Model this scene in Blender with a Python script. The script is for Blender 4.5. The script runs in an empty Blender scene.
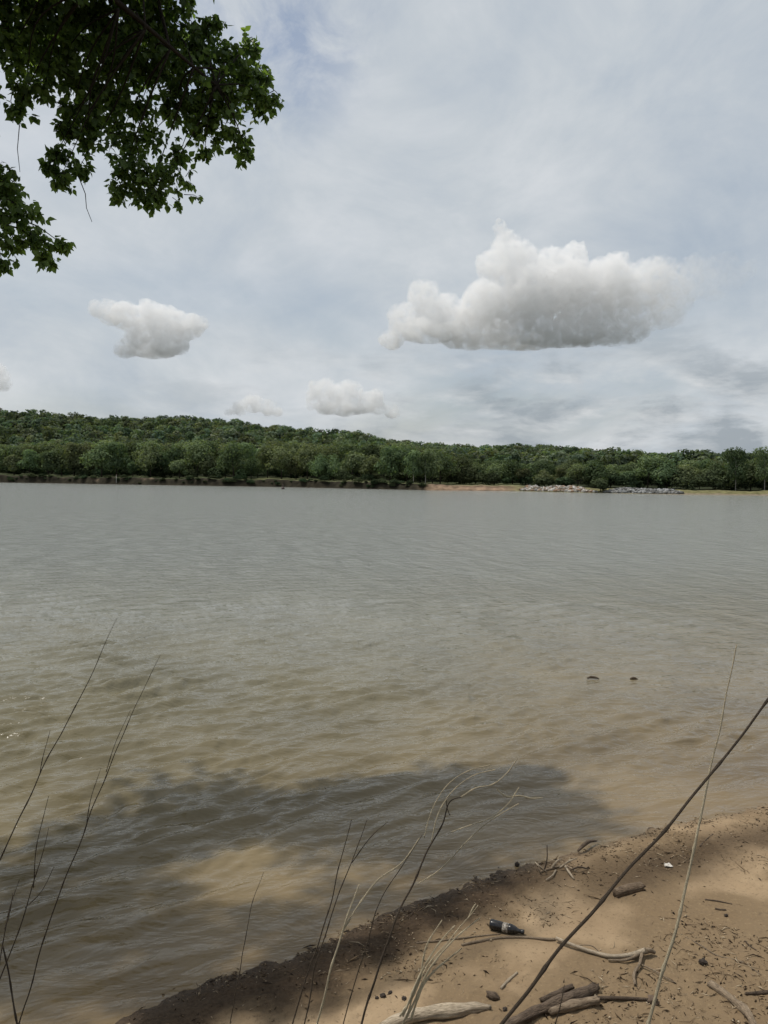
import bpy, bmesh, math, random
import numpy as np
from mathutils import Vector, Matrix, noise as mnoise

random.seed(11)
rng = np.random.default_rng(7)
scene = bpy.context.scene
col = scene.collection
R = math.radians

# ------------------------------------------------------------------ camera
F = 742.0
H_EYE = 3.4
PITCH, ROLL = math.atan(35 / F), R(0.70)
EYE = Vector((0, 0, H_EYE))
FWD = Vector((0, math.cos(PITCH), -math.sin(PITCH)))
UP0 = Vector((0, math.sin(PITCH), math.cos(PITCH)))
RT0 = Vector((1, 0, 0))
RT = RT0 * math.cos(ROLL) + UP0 * math.sin(ROLL)
UP = UP0 * math.cos(ROLL) - RT0 * math.sin(ROLL)
cam = bpy.data.cameras.new('camera')
cam.sensor_width = 36.0
cam.lens = F / 1024 * 36.0
cam.clip_start, cam.clip_end = 0.05, 30000
cam_o = bpy.data.objects.new('camera', cam)
col.objects.link(cam_o)
m = Matrix((RT, UP, -FWD)).transposed().to_4x4()
m.translation = EYE
cam_o.matrix_world = m
scene.camera = cam_o


def ray(px, py):
    return FWD + RT * ((px - 384) / F) + UP * ((512 - py) / F)


def at(px, py, y):
    """point seen at a pixel, at forward distance y"""
    d = ray(px, py)
    return EYE + d * (y / d.y)


def on_z(px, py, z=0.0):
    d = ray(px, py)
    return EYE + d * ((z - H_EYE) / d.z)


# ------------------------------------------------------------------ noise
_perm = rng.permutation(512)
_perm = np.concatenate([_perm, _perm])
_g2 = np.stack([np.cos(np.arange(512) * 2.399), np.sin(np.arange(512) * 2.399)], 1)


def perlin(x, y):
    x = np.asarray(x, float); y = np.asarray(y, float)
    xi = np.floor(x).astype(int); yi = np.floor(y).astype(int)
    xf = x - xi; yf = y - yi
    u = xf ** 3 * (xf * (xf * 6 - 15) + 10); v = yf ** 3 * (yf * (yf * 6 - 15) + 10)

    def g(ix, iy, dx, dy):
        h = _perm[(_perm[ix % 512] + iy) % 512]
        gg = _g2[h]
        return gg[..., 0] * dx + gg[..., 1] * dy
    n00 = g(xi, yi, xf, yf); n10 = g(xi + 1, yi, xf - 1, yf)
    n01 = g(xi, yi + 1, xf, yf - 1); n11 = g(xi + 1, yi + 1, xf - 1, yf - 1)
    return (n00 * (1 - u) + n10 * u) * (1 - v) + (n01 * (1 - u) + n11 * u) * v


def fbm(x, y, octv=4, gain=0.5):
    s = 0; a = 1; f = 1
    for i in range(octv):
        s = s + a * perlin(x * f + 17.3 * i, y * f - 9.1 * i)
        a *= gain; f *= 2.03
    return s


def sstep(a, b, x):
    t = np.clip((x - a) / (b - a), 0, 1)
    return t * t * (3 - 2 * t)


# ------------------------------------------------------------------ objects
def tag(o, label=None, cat=None, group=None, kind=None):
    if label: o['label'] = label
    if cat: o['category'] = cat
    if group: o['group'] = group
    if kind: o['kind'] = kind
    return o


def link_mesh(name, me, mat=None, parent=None):
    o = bpy.data.objects.new(name, me)
    col.objects.link(o)
    if mat is not None and not me.materials:
        me.materials.append(mat)
    if parent is not None:
        o.parent = parent
    return o


def empty(name, loc):
    o = bpy.data.objects.new(name, None)
    o.empty_display_size = 0.1
    col.objects.link(o)
    o.location = loc
    return o


def np_mesh(name, verts, faces, smooth=True, uv=None, cols=None):
    """faces: (n,k) int array"""
    me = bpy.data.meshes.new(name)
    verts = np.asarray(verts, np.float32); faces = np.asarray(faces, np.int32)
    n, k = faces.shape
    me.vertices.add(len(verts)); me.vertices.foreach_set('co', verts.ravel())
    me.loops.add(n * k); me.loops.foreach_set('vertex_index', faces.ravel())
    me.polygons.add(n)
    me.polygons.foreach_set('loop_start', np.arange(0, n * k, k, dtype=np.int32))
    me.polygons.foreach_set('loop_total', np.full(n, k, np.int32))
    if smooth:
        me.polygons.foreach_set('use_smooth', np.ones(n, bool))
    if uv is not None:
        l = me.uv_layers.new(name='UVMap')
        l.data.foreach_set('uv', np.asarray(uv, np.float32)[faces.ravel()].ravel())
    if cols is not None:
        a = me.color_attributes.new('Col', 'FLOAT_COLOR', 'POINT')
        c = np.ones((len(verts), 4), np.float32); c[:, :cols.shape[1]] = cols
        a.data.foreach_set('color', c.ravel())
    me.update(calc_edges=True)
    return me


def grid_faces(nr, nc):
    i = np.arange(nr - 1)[:, None] * nc + np.arange(nc - 1)[None, :]
    i = i.ravel()
    return np.stack([i, i + 1, i + nc + 1, i + nc], 1)


class MB:
    """collects tubes into one mesh"""
    def __init__(s):
        s.v = []; s.f = []; s.uv = []; s.n = 0

    def tube(s, pts, rad, sides=7, rough=0.0, freq=6.0, seed=0.0, flat=1.0, cap=True, sub=0, joint=0.0, kink=0.0):
        pts = [Vector(p) for p in pts]
        if not hasattr(rad, '__len__'):
            rad = [rad] * len(pts)
        if sub:
            P = np.array([p[:] for p in pts]); L = np.r_[0, np.cumsum(np.linalg.norm(np.diff(P, axis=0), axis=1))]
            n = max(len(pts), int(L[-1] / sub) + 2)
            t = np.linspace(0, L[-1], n)
            # smooth (Catmull-like) interpolation through cubic of each coordinate
            Q = np.stack([smooth_interp(t, L, P[:, k]) for k in range(3)], 1)
            rr = np.interp(t, L, rad)
            pts = [Vector(q) for q in Q]; rad = list(rr)
        ln = 0.0
        a = (pts[1] - pts[0])
        if a.length < 1e-7: a = pts[-1] - pts[0]
        a.normalize()
        ref = Vector((0, 0, 1)) if abs(a.z) < 0.9 else Vector((1, 0, 0))
        nrm = a.cross(ref).normalized()
        base = s.n
        for i, p in enumerate(pts):
            q = pts[min(i + 1, len(pts) - 1)] - pts[max(i - 1, 0)]
            if q.length < 1e-9: q = a.copy()
            q.normalize()
            nrm = (nrm - q * nrm.dot(q)).normalized()
            b = q.cross(nrm)
            if i: ln += (p - pts[i - 1]).length
            jf = 1.0
            if joint:
                ph_ = (ln + 0.3 * joint * mnoise.noise(Vector((ln * 2, seed, 0)))) % joint - joint / 2
                jf = 1 + 0.45 * math.exp(-(ph_ / 0.010) ** 2)
            if kink:
                p = p + nrm * (kink * mnoise.noise(Vector((ln * 7, seed, 1)))) + b * (kink * mnoise.noise(Vector((ln * 7, seed, 9))))
            for k in range(sides):
                th = 2 * math.pi * k / sides
                r = rad[i] * jf
                if rough:
                    cx_, sx_ = math.cos(th), math.sin(th)
                    r *= 1 + rough * (mnoise.noise(Vector((cx_ * 1.7 + seed, sx_ * 1.7, ln * freq)))
                                      + 0.7 * mnoise.noise(Vector((cx_ * 4.5 + seed, sx_ * 4.5, ln * freq * 1.3)))
                                      + 1.2 * mnoise.noise(Vector((seed * 3.0, 2.2, ln * freq * 0.5))))
                s.v.append((p + nrm * (math.cos(th) * r) + b * (math.sin(th) * r * flat))[:])
                s.uv.append((ln, th / (2 * math.pi)))
        s.n += len(pts) * sides
        for i in range(len(pts) - 1):
            for k in range(sides):
                k2 = (k + 1) % sides
                s.f.append((base + i * sides + k, base + i * sides + k2, base + (i + 1) * sides + k2, base + (i + 1) * sides + k))
        if cap:
            for i, p in ((0, pts[0]), (len(pts) - 1, pts[-1])):
                s.v.append(p[:]); s.uv.append((0, 0)); c = s.n; s.n += 1
                o = base + i * sides
                for k in range(sides):
                    k2 = (k + 1) % sides
                    s.f.append((o + k2, o + k, c, c) if i == 0 else (o + k, o + k2, c, c))
        return s

    def mesh(s, name):
        me = bpy.data.meshes.new(name)
        fs = [f[:3] if f[2] == f[3] else f for f in s.f]
        me.from_pydata(s.v, [], fs)
        l = me.uv_layers.new(name='UVMap')
        idx = np.zeros(len(me.loops), np.int32); me.loops.foreach_get('vertex_index', idx)
        l.data.foreach_set('uv', np.array(s.uv, np.float32)[idx].ravel())
        me.polygons.foreach_set('use_smooth', np.ones(len(me.polygons), bool))
        me.update()
        return me

    def build(s, name, mat, parent=None):
        return link_mesh(name, s.mesh(name), mat, parent)


def smooth_interp(t, L, y):
    """monotone-free cubic Hermite through points"""
    if len(L) < 3:
        return np.interp(t, L, y)
    d = np.gradient(y, L)
    i = np.clip(np.searchsorted(L, t, side='right') - 1, 0, len(L) - 2)
    h = L[i + 1] - L[i]; u = (t - L[i]) / h
    return ((2 * u ** 3 - 3 * u ** 2 + 1) * y[i] + (u ** 3 - 2 * u ** 2 + u) * h * d[i]
            + (-2 * u ** 3 + 3 * u ** 2) * y[i + 1] + (u ** 3 - u ** 2) * h * d[i + 1])


# ------------------------------------------------------------------ materials
class NT:
    def __init__(s, name):
        s.m = bpy.data.materials.new(name); s.m.use_nodes = True
        s.t = s.m.node_tree; s.t.nodes.clear()
        s.out = s.add('ShaderNodeOutputMaterial')

    def add(s, typ, **kw):
        n = s.t.nodes.new(typ)
        for k, v in kw.items():
            if k.startswith('i_'):
                n.inputs[k[2:].replace('_', ' ')].default_value = v
            else:
                setattr(n, k, v)
        return n

    def l(s, a, b):
        s.t.links.new(a, b)

    def noise(s, vec, scale, detail=4, rough=0.55, dist=0.0):
        n = s.add('ShaderNodeTexNoise')
        n.inputs['Scale'].default_value = scale; n.inputs['Detail'].default_value = detail
        n.inputs['Roughness'].default_value = rough; n.inputs['Distortion'].default_value = dist
        if vec is not None: s.l(vec, n.inputs['Vector'])
        return n

    def mapping(s, vec, scale=(1, 1, 1), rot=(0, 0, 0), loc=(0, 0, 0)):
        n = s.add('ShaderNodeMapping')
        n.inputs['Scale'].default_value = scale; n.inputs['Rotation'].default_value = rot; n.inputs['Location'].default_value = loc
        s.l(vec, n.inputs['Vector'])
        return n.outputs[0]

    def ramp(s, fac, stops):
        n = s.add('ShaderNodeValToRGB')
        e = n.color_ramp.elements
        while len(e) < len(stops): e.new(0.5)
        for el, (p, c) in zip(e, stops):
            el.position = p; el.color = (*c, 1) if len(c) == 3 else c
        s.l(fac, n.inputs['Fac'])
        return n.outputs['Color']

    def mix(s, fac, a, b, mode='MIX'):
        n = s.add('ShaderNodeMix', data_type='RGBA', blend_type=mode)
        for v, k in ((fac, 0), (a, 6), (b, 7)):
            if isinstance(v, (int, float)): n.inputs[k].default_value = v
            elif isinstance(v, tuple): n.inputs[k].default_value = (*v, 1)
            else: s.l(v, n.inputs[k])
        return n.outputs[2]

    def math(s, op, a, b=0.0, c=None, clamp=False):
        n = s.add('ShaderNodeMath', operation=op, use_clamp=clamp)
        for k, v in enumerate((a, b) if c is None else (a, b, c)):
            if isinstance(v, (int, float)): n.inputs[k].default_value = v
            else: s.l(v, n.inputs[k])
        return n.outputs[0]

    def bump(s, h, dist=0.01, strength=1.0, normal=None):
        n = s.add('ShaderNodeBump'); n.inputs['Distance'].default_value = dist; n.inputs['Strength'].default_value = strength
        s.l(h, n.inputs['Height'])
        if normal is not None: s.l(normal, n.inputs['Normal'])
        return n.outputs[0]

    def bsdf(s, base, rough=0.8, spec=0.3, normal=None, ior=None):
        n = s.add('ShaderNodeBsdfPrincipled')
        if isinstance(base, tuple): n.inputs['Base Color'].default_value = (*base, 1)
        else: s.l(base, n.inputs['Base Color'])
        if isinstance(rough, (int, float)): n.inputs['Roughness'].default_value = rough
        else: s.l(rough, n.inputs['Roughness'])
        if isinstance(spec, (int, float)): n.inputs['Specular IOR Level'].default_value = spec
        else: s.l(spec, n.inputs['Specular IOR Level'])
        if ior: n.inputs['IOR'].default_value = ior
        if normal is not None: s.l(normal, n.inputs['Normal'])
        return n

    def finish(s, sh):
        s.l(sh.outputs[0] if hasattr(sh, 'outputs') else sh, s.out.inputs['Surface'])
        return s.m


def wood_mat(name, dark, light, scale=30, rough=0.85):
    t = NT(name)
    uv = t.add('ShaderNodeTexCoord')
    v = t.mapping(uv.outputs['UV'], (6, 5, 1))
    g = t.noise(v, scale / 8, 6, 0.65)
    v2 = t.mapping(uv.outputs['UV'], (25, 60, 1))
    g2 = t.noise(v2, 1.0, 4, 0.6)
    o = t.noise(uv.outputs['Object'], 9, 5, 0.65)
    f = t.math('ADD', t.math('MULTIPLY', g.outputs[0], 0.5), t.math('MULTIPLY', o.outputs[0], 0.5))
    c = t.ramp(f, [(0.40, dark), (0.58, light)])
    c = t.mix(0.55, c, t.ramp(g2.outputs[0], [(0.38, tuple(x * 0.35 for x in dark)), (0.56, light)]), 'MIX')
    b = t.bump(t.math('ADD', g2.outputs[0], g.outputs[0]), 0.012, 1.0)
    return t.finish(t.bsdf(c, rough, 0.2, b))


def foliage_mat(name, c_dark, c_light, transl=0.25, hue_var=True, nscale=1.5, rough=0.6, spec=0.25, tint=False):
    t = NT(name)
    tc = t.add('ShaderNodeTexCoord'); oi = t.add('ShaderNodeObjectInfo'); ge = t.add('ShaderNodeNewGeometry')
    n = t.noise(tc.outputs['Object'], nscale, 4, 0.6)
    f = t.math('ADD', t.math('MULTIPLY', ge.outputs['Random Per Island'], 0.45), t.math('MULTIPLY', n.outputs[0], 0.6))
    c = t.ramp(f, [(0.28, c_dark), (0.74, c_light)])
    if tint:
        ta = t.add('ShaderNodeAttribute', attribute_name='Col'); c = t.mix(1.0, c, ta.outputs['Color'], 'MULTIPLY')
    if hue_var:
        h = t.add('ShaderNodeHueSaturation')
        t.l(t.math('MULTIPLY_ADD', oi.outputs['Random'], 0.085, 0.455), h.inputs['Hue'])
        r2 = t.math('FRACT', t.math('MULTIPLY', oi.outputs['Random'], 7.31))
        t.l(t.math('MULTIPLY_ADD', r2, 0.9, 0.6), h.inputs['Value'])
        h.inputs['Saturation'].default_value = 0.9
        t.l(c, h.inputs['Color']); c = h.outputs[0]
    d = t.bsdf(c, rough, spec)
    tr = t.add('ShaderNodeBsdfTranslucent'); t.l(t.mix(1.0, c, (1.5, 1.6, 0.7), 'MULTIPLY'), tr.inputs['Color'])
    ms = t.add('ShaderNodeMixShader'); ms.inputs[0].default_value = transl
    t.l(d.outputs[0], ms.inputs[1]); t.l(tr.outputs[0], ms.inputs[2])
    return t.finish(ms)


M = {}
M['leaf'] = foliage_mat('leaf_green', (0.048, 0.084, 0.030), (0.150, 0.215, 0.066), 0.5, False, 0.8, 0.5, 0.3)
M['far_leaf'] = foliage_mat('far_leaf_green', (0.060, 0.088, 0.044), (0.130, 0.163, 0.080), 0.3, True, 0.3, 0.9, 0.0)
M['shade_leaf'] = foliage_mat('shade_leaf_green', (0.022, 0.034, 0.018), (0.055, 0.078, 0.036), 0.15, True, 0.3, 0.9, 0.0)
M['hill_leaf'] = foliage_mat('hill_leaf_hazed', (0.058, 0.080, 0.056), (0.125, 0.155, 0.102), 0.3, False, 0.06, 0.9, 0.0, True)  # greyed green, distance haze is put into the leaf colour
M['bark'] = wood_mat('bark_brown', (0.020, 0.016, 0.012), (0.055, 0.045, 0.035))
M['pale_bark'] = wood_mat('bark_pale', (0.22, 0.20, 0.17), (0.42, 0.40, 0.36))
M['drift_pale'] = wood_mat('driftwood_pale', (0.34, 0.265, 0.18), (0.60, 0.50, 0.37))
M['drift_tan'] = wood_mat('driftwood_tan', (0.17, 0.12, 0.08), (0.40, 0.31, 0.215))
M['drift_dark'] = wood_mat('driftwood_dark', (0.045, 0.032, 0.024), (0.20, 0.148, 0.105))
M['drift_bark'] = wood_mat('driftwood_bark', (0.07, 0.048, 0.032), (0.25, 0.185, 0.125))
M['stem_brown'] = wood_mat('stem_brown', (0.065, 0.047, 0.034), (0.19, 0.145, 0.105))
M['stem_dark'] = wood_mat('stem_dark', (0.05, 0.037, 0.027), (0.15, 0.115, 0.08))
M['stem_pale'] = wood_mat('stem_pale', (0.80, 0.66, 0.43), (0.88, 0.76, 0.54))

# ------------------------------------------------------------------ sun, sky
SUNV = Vector((-3.45, 0.9, 8.0)).normalized()
sun = bpy.data.lights.new('sun', 'SUN')
sun.energy = 3.4; sun.angle = R(1.0); sun.color = (1.0, 0.945, 0.86)
so = bpy.data.objects.new('sun', sun); col.objects.link(so)
so.location = (0, 0, 60)
so.rotation_euler = SUNV.to_track_quat('Z', 'Y').to_euler()
SUN_EL = math.asin(SUNV.z); SUN_AZ = math.atan2(SUNV.x, SUNV.y)


def build_world():
    w = bpy.data.worlds.new('World'); scene.world = w; w.use_nodes = True
    nt = w.node_tree; nt.nodes.clear()
    t = NT.__new__(NT); t.t = nt
    out = t.add('ShaderNodeOutputWorld')
    sky = t.add('ShaderNodeTexSky', sky_type='NISHITA', sun_disc=False, sun_elevation=SUN_EL, sun_rotation=SUN_AZ)
    sky.air_density = 1.2; sky.dust_density = 2.5
    tc = t.add('ShaderNodeTexCoord')
    sep = t.add('ShaderNodeSeparateXYZ'); t.l(tc.outputs['Generated'], sep.inputs[0])
    zz = t.math('MAXIMUM', sep.outputs[2], 0.0)
    inv = t.math('DIVIDE', 1.0, t.math('ADD', zz, 0.10))
    comb = t.add('ShaderNodeCombineXYZ')
    t.l(t.math('MULTIPLY', sep.outputs[0], inv), comb.inputs[0]); t.l(t.math('MULTIPLY', sep.outputs[1], inv), comb.inputs[1])
    p = comb.outputs[0]                                   # cloud layer seen in perspective
    # high thin overcast
    hi = t.noise(t.mapping(p, (0.7, 0.35, 1), (0, 0, 0.5), (3.1, 1.7, 0)), 1.0, 6, 0.52, 0.6)
    hi_f = t.math('SMOOTH_MIN', t.math('MULTIPLY_ADD', hi.outputs[0], 1.5, 0.12), 0.98, 0.2)
    hi2a = t.noise(t.mapping(p, (0.8, 0.35, 1), (0, 0, -0.35), (0.4, 5.0, 0)), 1.2, 7, 0.58, 0.6)
    hi2b = t.noise(t.mapping(tc.outputs['Generated'], (4.5, 4.5, 6.5), (0, 0, 0), (2.0, 1.0, 4.0)), 1.0, 8, 0.62, 0.5)
    hi2 = t.add('ShaderNodeMath', operation='ADD'); t.l(t.math('MULTIPLY', hi2a.outputs[0], 0.5), hi2.inputs[0]); t.l(t.math('MULTIPLY', hi2b.outputs[0], 0.5), hi2.inputs[1])
    g0 = ray(240, 0).normalized()
    dt = t.add('ShaderNodeVectorMath', operation='DOT_PRODUCT'); t.l(tc.outputs['Generated'], dt.inputs[0]); dt.inputs[1].default_value = g0[:]
    gap = t.add('ShaderNodeMapRange', interpolation_type='SMOOTHSTEP'); t.l(dt.outputs['Value'], gap.inputs[0])
    gap.inputs[1].default_value = math.cos(R(11)); gap.inputs[2].default_value = 1.0
    gn = t.noise(t.mapping(tc.outputs['Generated'], (13, 13, 16)), 1.0, 6, 0.62, 0.4)
    gf = t.math('MULTIPLY', gap.outputs[0], t.ramp(gn.outputs[0], [(0.36, (0, 0, 0)), (0.62, (1, 1, 1))]))
    hi_f = t.math('MULTIPLY', hi_f, t.math('MULTIPLY_ADD', gf, -0.75, 1.0))
    hcol = t.ramp(hi2.outputs[0], [(0.36, (0.45, 0.515, 0.59)), (0.5, (0.58, 0.625, 0.665)), (0.64, (0.72, 0.745, 0.77))])
    bg1 = t.add('ShaderNodeBackground'); t.l(sky.outputs[0], bg1.inputs[0]); bg1.inputs[1].default_value = 0.10
    bg2 = t.add('ShaderNodeBackground'); t.l(hcol, bg2.inputs[0]); bg2.inputs[1].default_value = 0.98
    mx = t.add('ShaderNodeMixShader'); t.l(hi_f, mx.inputs[0]); t.l(bg1.outputs[0], mx.inputs[1]); t.l(bg2.outputs[0], mx.inputs[2])
    # low grey broken stratocumulus toward the horizon
    gen = tc.outputs['Generated']
    lo = t.noise(t.mapping(gen, (8, 8, 26), (0, 0, 0), (9.3, 2.2, 0.4)), 1.0, 8, 0.6, 0.25)
    band = t.math('MULTIPLY', t.math('SMOOTH_MIN', t.math('MULTIPLY', t.math('SUBTRACT', 0.215, sep.outputs[2]), 9.0, clamp=True), 1.0, 0.1),
                  t.math('MULTIPLY_ADD', sep.outputs[0], 1.4, 0.62, clamp=True))
    lof = t.math('MULTIPLY', t.ramp(lo.outputs[0], [(0.43, (0, 0, 0)), (0.58, (1, 1, 1))]), band)
    lcol = t.ramp(t.noise(t.mapping(gen, (8, 8, 26), (0, 0, 0), (9.3, 2.2, 0.08)), 1.0, 8, 0.6, 0.25).outputs[0],
                  [(0.40, (0.70, 0.72, 0.73)), (0.60, (0.33, 0.375, 0.415))])
    bg3 = t.add('ShaderNodeBackground'); t.l(lcol, bg3.inputs[0]); bg3.inputs[1].default_value = 0.95
    mx2 = t.add('ShaderNodeMixShader'); t.l(t.math('MULTIPLY', lof, 0.85), mx2.inputs[0]); t.l(mx.outputs[0], mx2.inputs[1]); t.l(bg3.outputs[0], mx2.inputs[2])
    t.l(mx2.outputs[0], out.inputs['Surface'])


build_world()


# ------------------------------------------------------------------ cumulus clouds (volumes)
def cloud_mat(name, density, fade_x=None, size=100.0):
    t = NT(name)
    tc = t.add('ShaderNodeTexCoord')
    n = t.noise(tc.outputs['Object'], 5.0 / size, 4, 0.6, 0.4)
    d = t.ramp(n.outputs[0], [(0.39, (0.015,) * 3), (0.60, (1, 1, 1))])
    d = t.math('MULTIPLY', d, density)
    if fade_x:
        sp = t.add('ShaderNodeSeparateXYZ'); t.l(tc.outputs['Object'], sp.inputs[0])
        mr = t.add('ShaderNodeMapRange', interpolation_type='SMOOTHSTEP')
        mr.inputs[1].default_value, mr.inputs[2].default_value = fade_x[0], fade_x[1]
        mr.inputs[3].default_value, mr.inputs[4].default_value = 1.0, fade_x[2]
        t.l(sp.outputs[0], mr.inputs[0])
        d = t.math('MULTIPLY', d, mr.outputs[0])
    v = t.add('ShaderNodeVolumeScatter')
    v.inputs['Color'].default_value = (0.975, 0.98, 0.985, 1); v.inputs['Anisotropy'].default_value = 0.0
    t.l(d, v.inputs['Density'])
    t.l(v.outputs[0], t.out.inputs['Volume'])
    return t.m


def make_cloud(name, blobs, dist, density, base_py, voxel, seed, fade=None, amp=1.0):
    s = dist / F
    cx = sum(b[0] for b in blobs) / len(blobs)
    c = at(cx, base_py, dist)
    bm = bmesh.new()
    rr = random.Random(seed)
    for bx, by, br, *bz in blobs:
        p = at(bx, by, dist) - c
        p.y += rr.uniform(-0.5, 0.5) * br * s
        r = br * s
        rz_ = bz[0] * s if bz else r
        mt = Matrix.Translation(p) @ Matrix.Diagonal((r, r * (0.6 if bz else 1.25), rz_, 1))
        bmesh.ops.create_icosphere(bm, subdivisions=3, radius=1.0, matrix=mt)
    me = bpy.data.meshes.new(name); bm.to_mesh(me); bm.free()
    o = link_mesh(name, me)
    o.location = c
    md = o.modifiers.new('remesh', 'REMESH'); md.mode = 'VOXEL'; md.voxel_size = voxel * s
    dg = bpy.context.evaluated_depsgraph_get()
    me2 = bpy.data.meshes.new_from_object(o.evaluated_get(dg))
    o.modifiers.clear()
    # lumps
    n = len(me2.vertices)
    co = np.zeros(n * 3, np.float32); me2.vertices.foreach_get('co', co); co = co.reshape(-1, 3).astype(float)
    no = np.zeros(n * 3, np.float32); me2.vertices.foreach_get('normal', no); no = no.reshape(-1, 3)
    ph = co / (16 * s)
    for k in range(n):
        p = Vector(ph[k])
        h = 0.0
        for o_, (f_, a_) in enumerate(((0.55, 6.0), (1.2, 4.2), (2.6, 3.4), (5.2, 2.3), (10.0, 1.3))):
            h += a_ * (0.55 - abs(mnoise.noise(p * f_ + Vector((seed * 3.1 + o_, 1.7 * o_, 0))))* 2.0)
        up = 0.35 + 0.65 * min(1, max(0, (no[k][2] + 0.5)))
        co[k] += no[k] * h * s * amp * up * 0.8
        if co[k][2] < 0: co[k][2] *= 0.6
    me2.vertices.foreach_set('co', co.astype(np.float32).ravel()); me2.update()
    o.data = me2
    me2.materials.clear(); me2.materials.append(cloud_mat(name + '_vapour', density, fade, 40 * s))
    return o


CD = 1500.0
u = CD / F
big = [(430, 334, 34, 11), (475, 336, 36, 12), (520, 337, 40, 13), (565, 337, 42, 13), (610, 332, 40, 13), (650, 318, 34, 13),
       (490, 264, 14), (507, 240, 12), (522, 258, 12), (505, 268, 20), (530, 280, 18),
       (501, 229, 7), (506, 244, 13), (512, 266, 20), (423, 298, 15), (405, 322, 17), (392, 343, 11), (440, 314, 21), (460, 324, 22),
       (484, 308, 24), (525, 300, 30), (568, 290, 32), (574, 256, 14), (550, 264, 15), (604, 290, 30), (620, 262, 10), (641, 290, 26),
       (660, 275, 14), (690, 280, 20), (722, 268, 14), (746, 272, 8), (735, 280, 9), (712, 288, 14), (670, 300, 22), (574, 324, 22), (531, 329, 19), (501, 329, 19), (617, 322, 16), (705, 272, 12)]
o = make_cloud('cumulus_cloud', big, CD, 0.058, 346, 2.4, 1, (20 * u, 150 * u, 0.10))
tag(o, 'large white and grey cumulus cloud with a tall tower over the right hills', 'cloud')
small = [(150, 346, 26, 12), (108, 312, 12), (98, 310, 8), (128, 318, 14), (150, 318, 17), (170, 322, 16), (190, 326, 13), (203, 324, 6), (140, 340, 16), (165, 342, 16), (125, 350, 10), (180, 345, 10), (150, 308, 9)]
o = make_cloud('cumulus_cloud', small, CD, 0.065, 356, 2.4, 2, None, 0.6)
tag(o, 'small puffy white cumulus cloud alone above the left hill', 'cloud')
low = [(345, 409, 26, 8), (325, 386, 8), (348, 388, 9), (312, 398, 8), (392, 413, 8), (375, 398, 9), (318, 390, 9), (335, 396, 12), (352, 394, 11), (368, 402, 11), (325, 404, 11), (345, 408, 11), (378, 408, 7), (310, 406, 5)]
o = make_cloud('cumulus_cloud', low, CD, 0.06, 414, 2.0, 3, None, 0.5)
tag(o, 'low flat white cloud just above the middle of the wooded ridge', 'cloud')

faint = [(240, 408, 8), (254, 404, 10), (268, 408, 8), (229, 412, 5), (278, 412, 5)]
o = make_cloud('cumulus_cloud', faint, CD, 0.055, 416, 2.0, 4, None, 0.6)
tag(o, 'faint low cloud resting on the ridge left of the brighter low cloud', 'cloud')
edge = [(-6, 376, 13), (2, 384, 8), (-14, 384, 12)]
o = make_cloud('cumulus_cloud', edge, CD, 0.045, 392, 2.0, 5, None, 0.6)
tag(o, 'bit of white cloud cut off by the left edge of the sky', 'cloud')

# ------------------------------------------------------------------ near shore
shore_px = [(-160, 1118), (0, 1062), (110, 1024), (200, 986), (300, 953), (380, 917), (450, 890), (540, 862), (600, 846), (660, 827), (768, 806), (900, 779)]
SH = np.array([on_z(*p)[:2] for p in shore_px])
e0 = SH[0] + (SH[0] - SH[3]) * 8; e1 = SH[-1] + (SH[-1] - SH[-4]) * 14
SHP = np.vstack([e0, SH, e1])


def shore_dist(x, y):
    """signed distance to the waterline, positive on land"""
    x = np.asarray(x, float); y = np.asarray(y, float)
    best = np.full(x.shape, 1e9); sign = np.ones(x.shape)
    for a, b in zip(SHP[:-1], SHP[1:]):
        d = b - a; L2 = d @ d
        t = np.clip(((x - a[0]) * d[0] + (y - a[1]) * d[1]) / L2, 0, 1)
        qx = x - (a[0] + t * d[0]); qy = y - (a[1] + t * d[1])
        ds = np.hypot(qx, qy)
        sg = np.where(d[0] * qy - d[1] * qx > 0, -1.0, 1.0)
        m = ds < best
        best = np.where(m, ds, best); sign = np.where(m, sg, sign)
    return best * sign


PD = np.array([-300, -60, -8, -3, -1, 0, 0.25, 0.8, 1.6, 2.4, 3.0, 3.7, 4.6, 6.0, 9, 400])
PZ = np.array([-6, -4, -1.3, -0.42, -0.12, 0, 0.045, 0.11, 0.20, 0.29, 0.46, 1.05, 1.62, 1.85, 2.0, 3.0])


def ground_z(x, y, fine=True):
    d = shore_dist(x, y)
    z = np.interp(d, PD, PZ)
    near = sstep(-1.5, 0.4, d)
    if fine:
        e = 0.022 * fbm(x * 1.3, y * 1.3, 3) * (0.35 + 0.65 * sstep(0.3, 1.0, d))
        e = e + 0.020 * np.exp(-((d - 0.38 - 0.1 * perlin(x * 0.9, y * 0.9)) / 0.16) ** 2) * (0.6 + perlin(x * 2.3, y * 2.3))
        e = e + 0.010 * fbm(x * 5.5 + 31, y * 5.5, 3) + 0.016 * fbm(x * 3.1 + 3, y * 3.1 + 11, 2) * sstep(0.5, 1.2, d)
        rough = sstep(0.05, 0.45, fbm(x * 0.8 + 5, y * 0.8 + 2, 2) + 0.32 * sstep(0.9, 1.9, d) + 0.35 * np.exp(-((d - 0.3) / 0.3) ** 2))
        e = e + rough * 0.018 * (fbm(x * 14, y * 14, 3))
        z = z + e * near
    return z


def gz(x, y):
    return float(ground_z(np.array([x]), np.array([y]))[0])


def on_ground(px, py, lift=0.0):
    d = ray(px, py)
    t0 = (0.1 - H_EYE) / d.z
    p = EYE + d * t0
    for _ in range(12):
        z = max(gz(p.x, p.y), 0.0) + lift
        p = EYE + d * ((z - H_EYE) / d.z)
    return p


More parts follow.
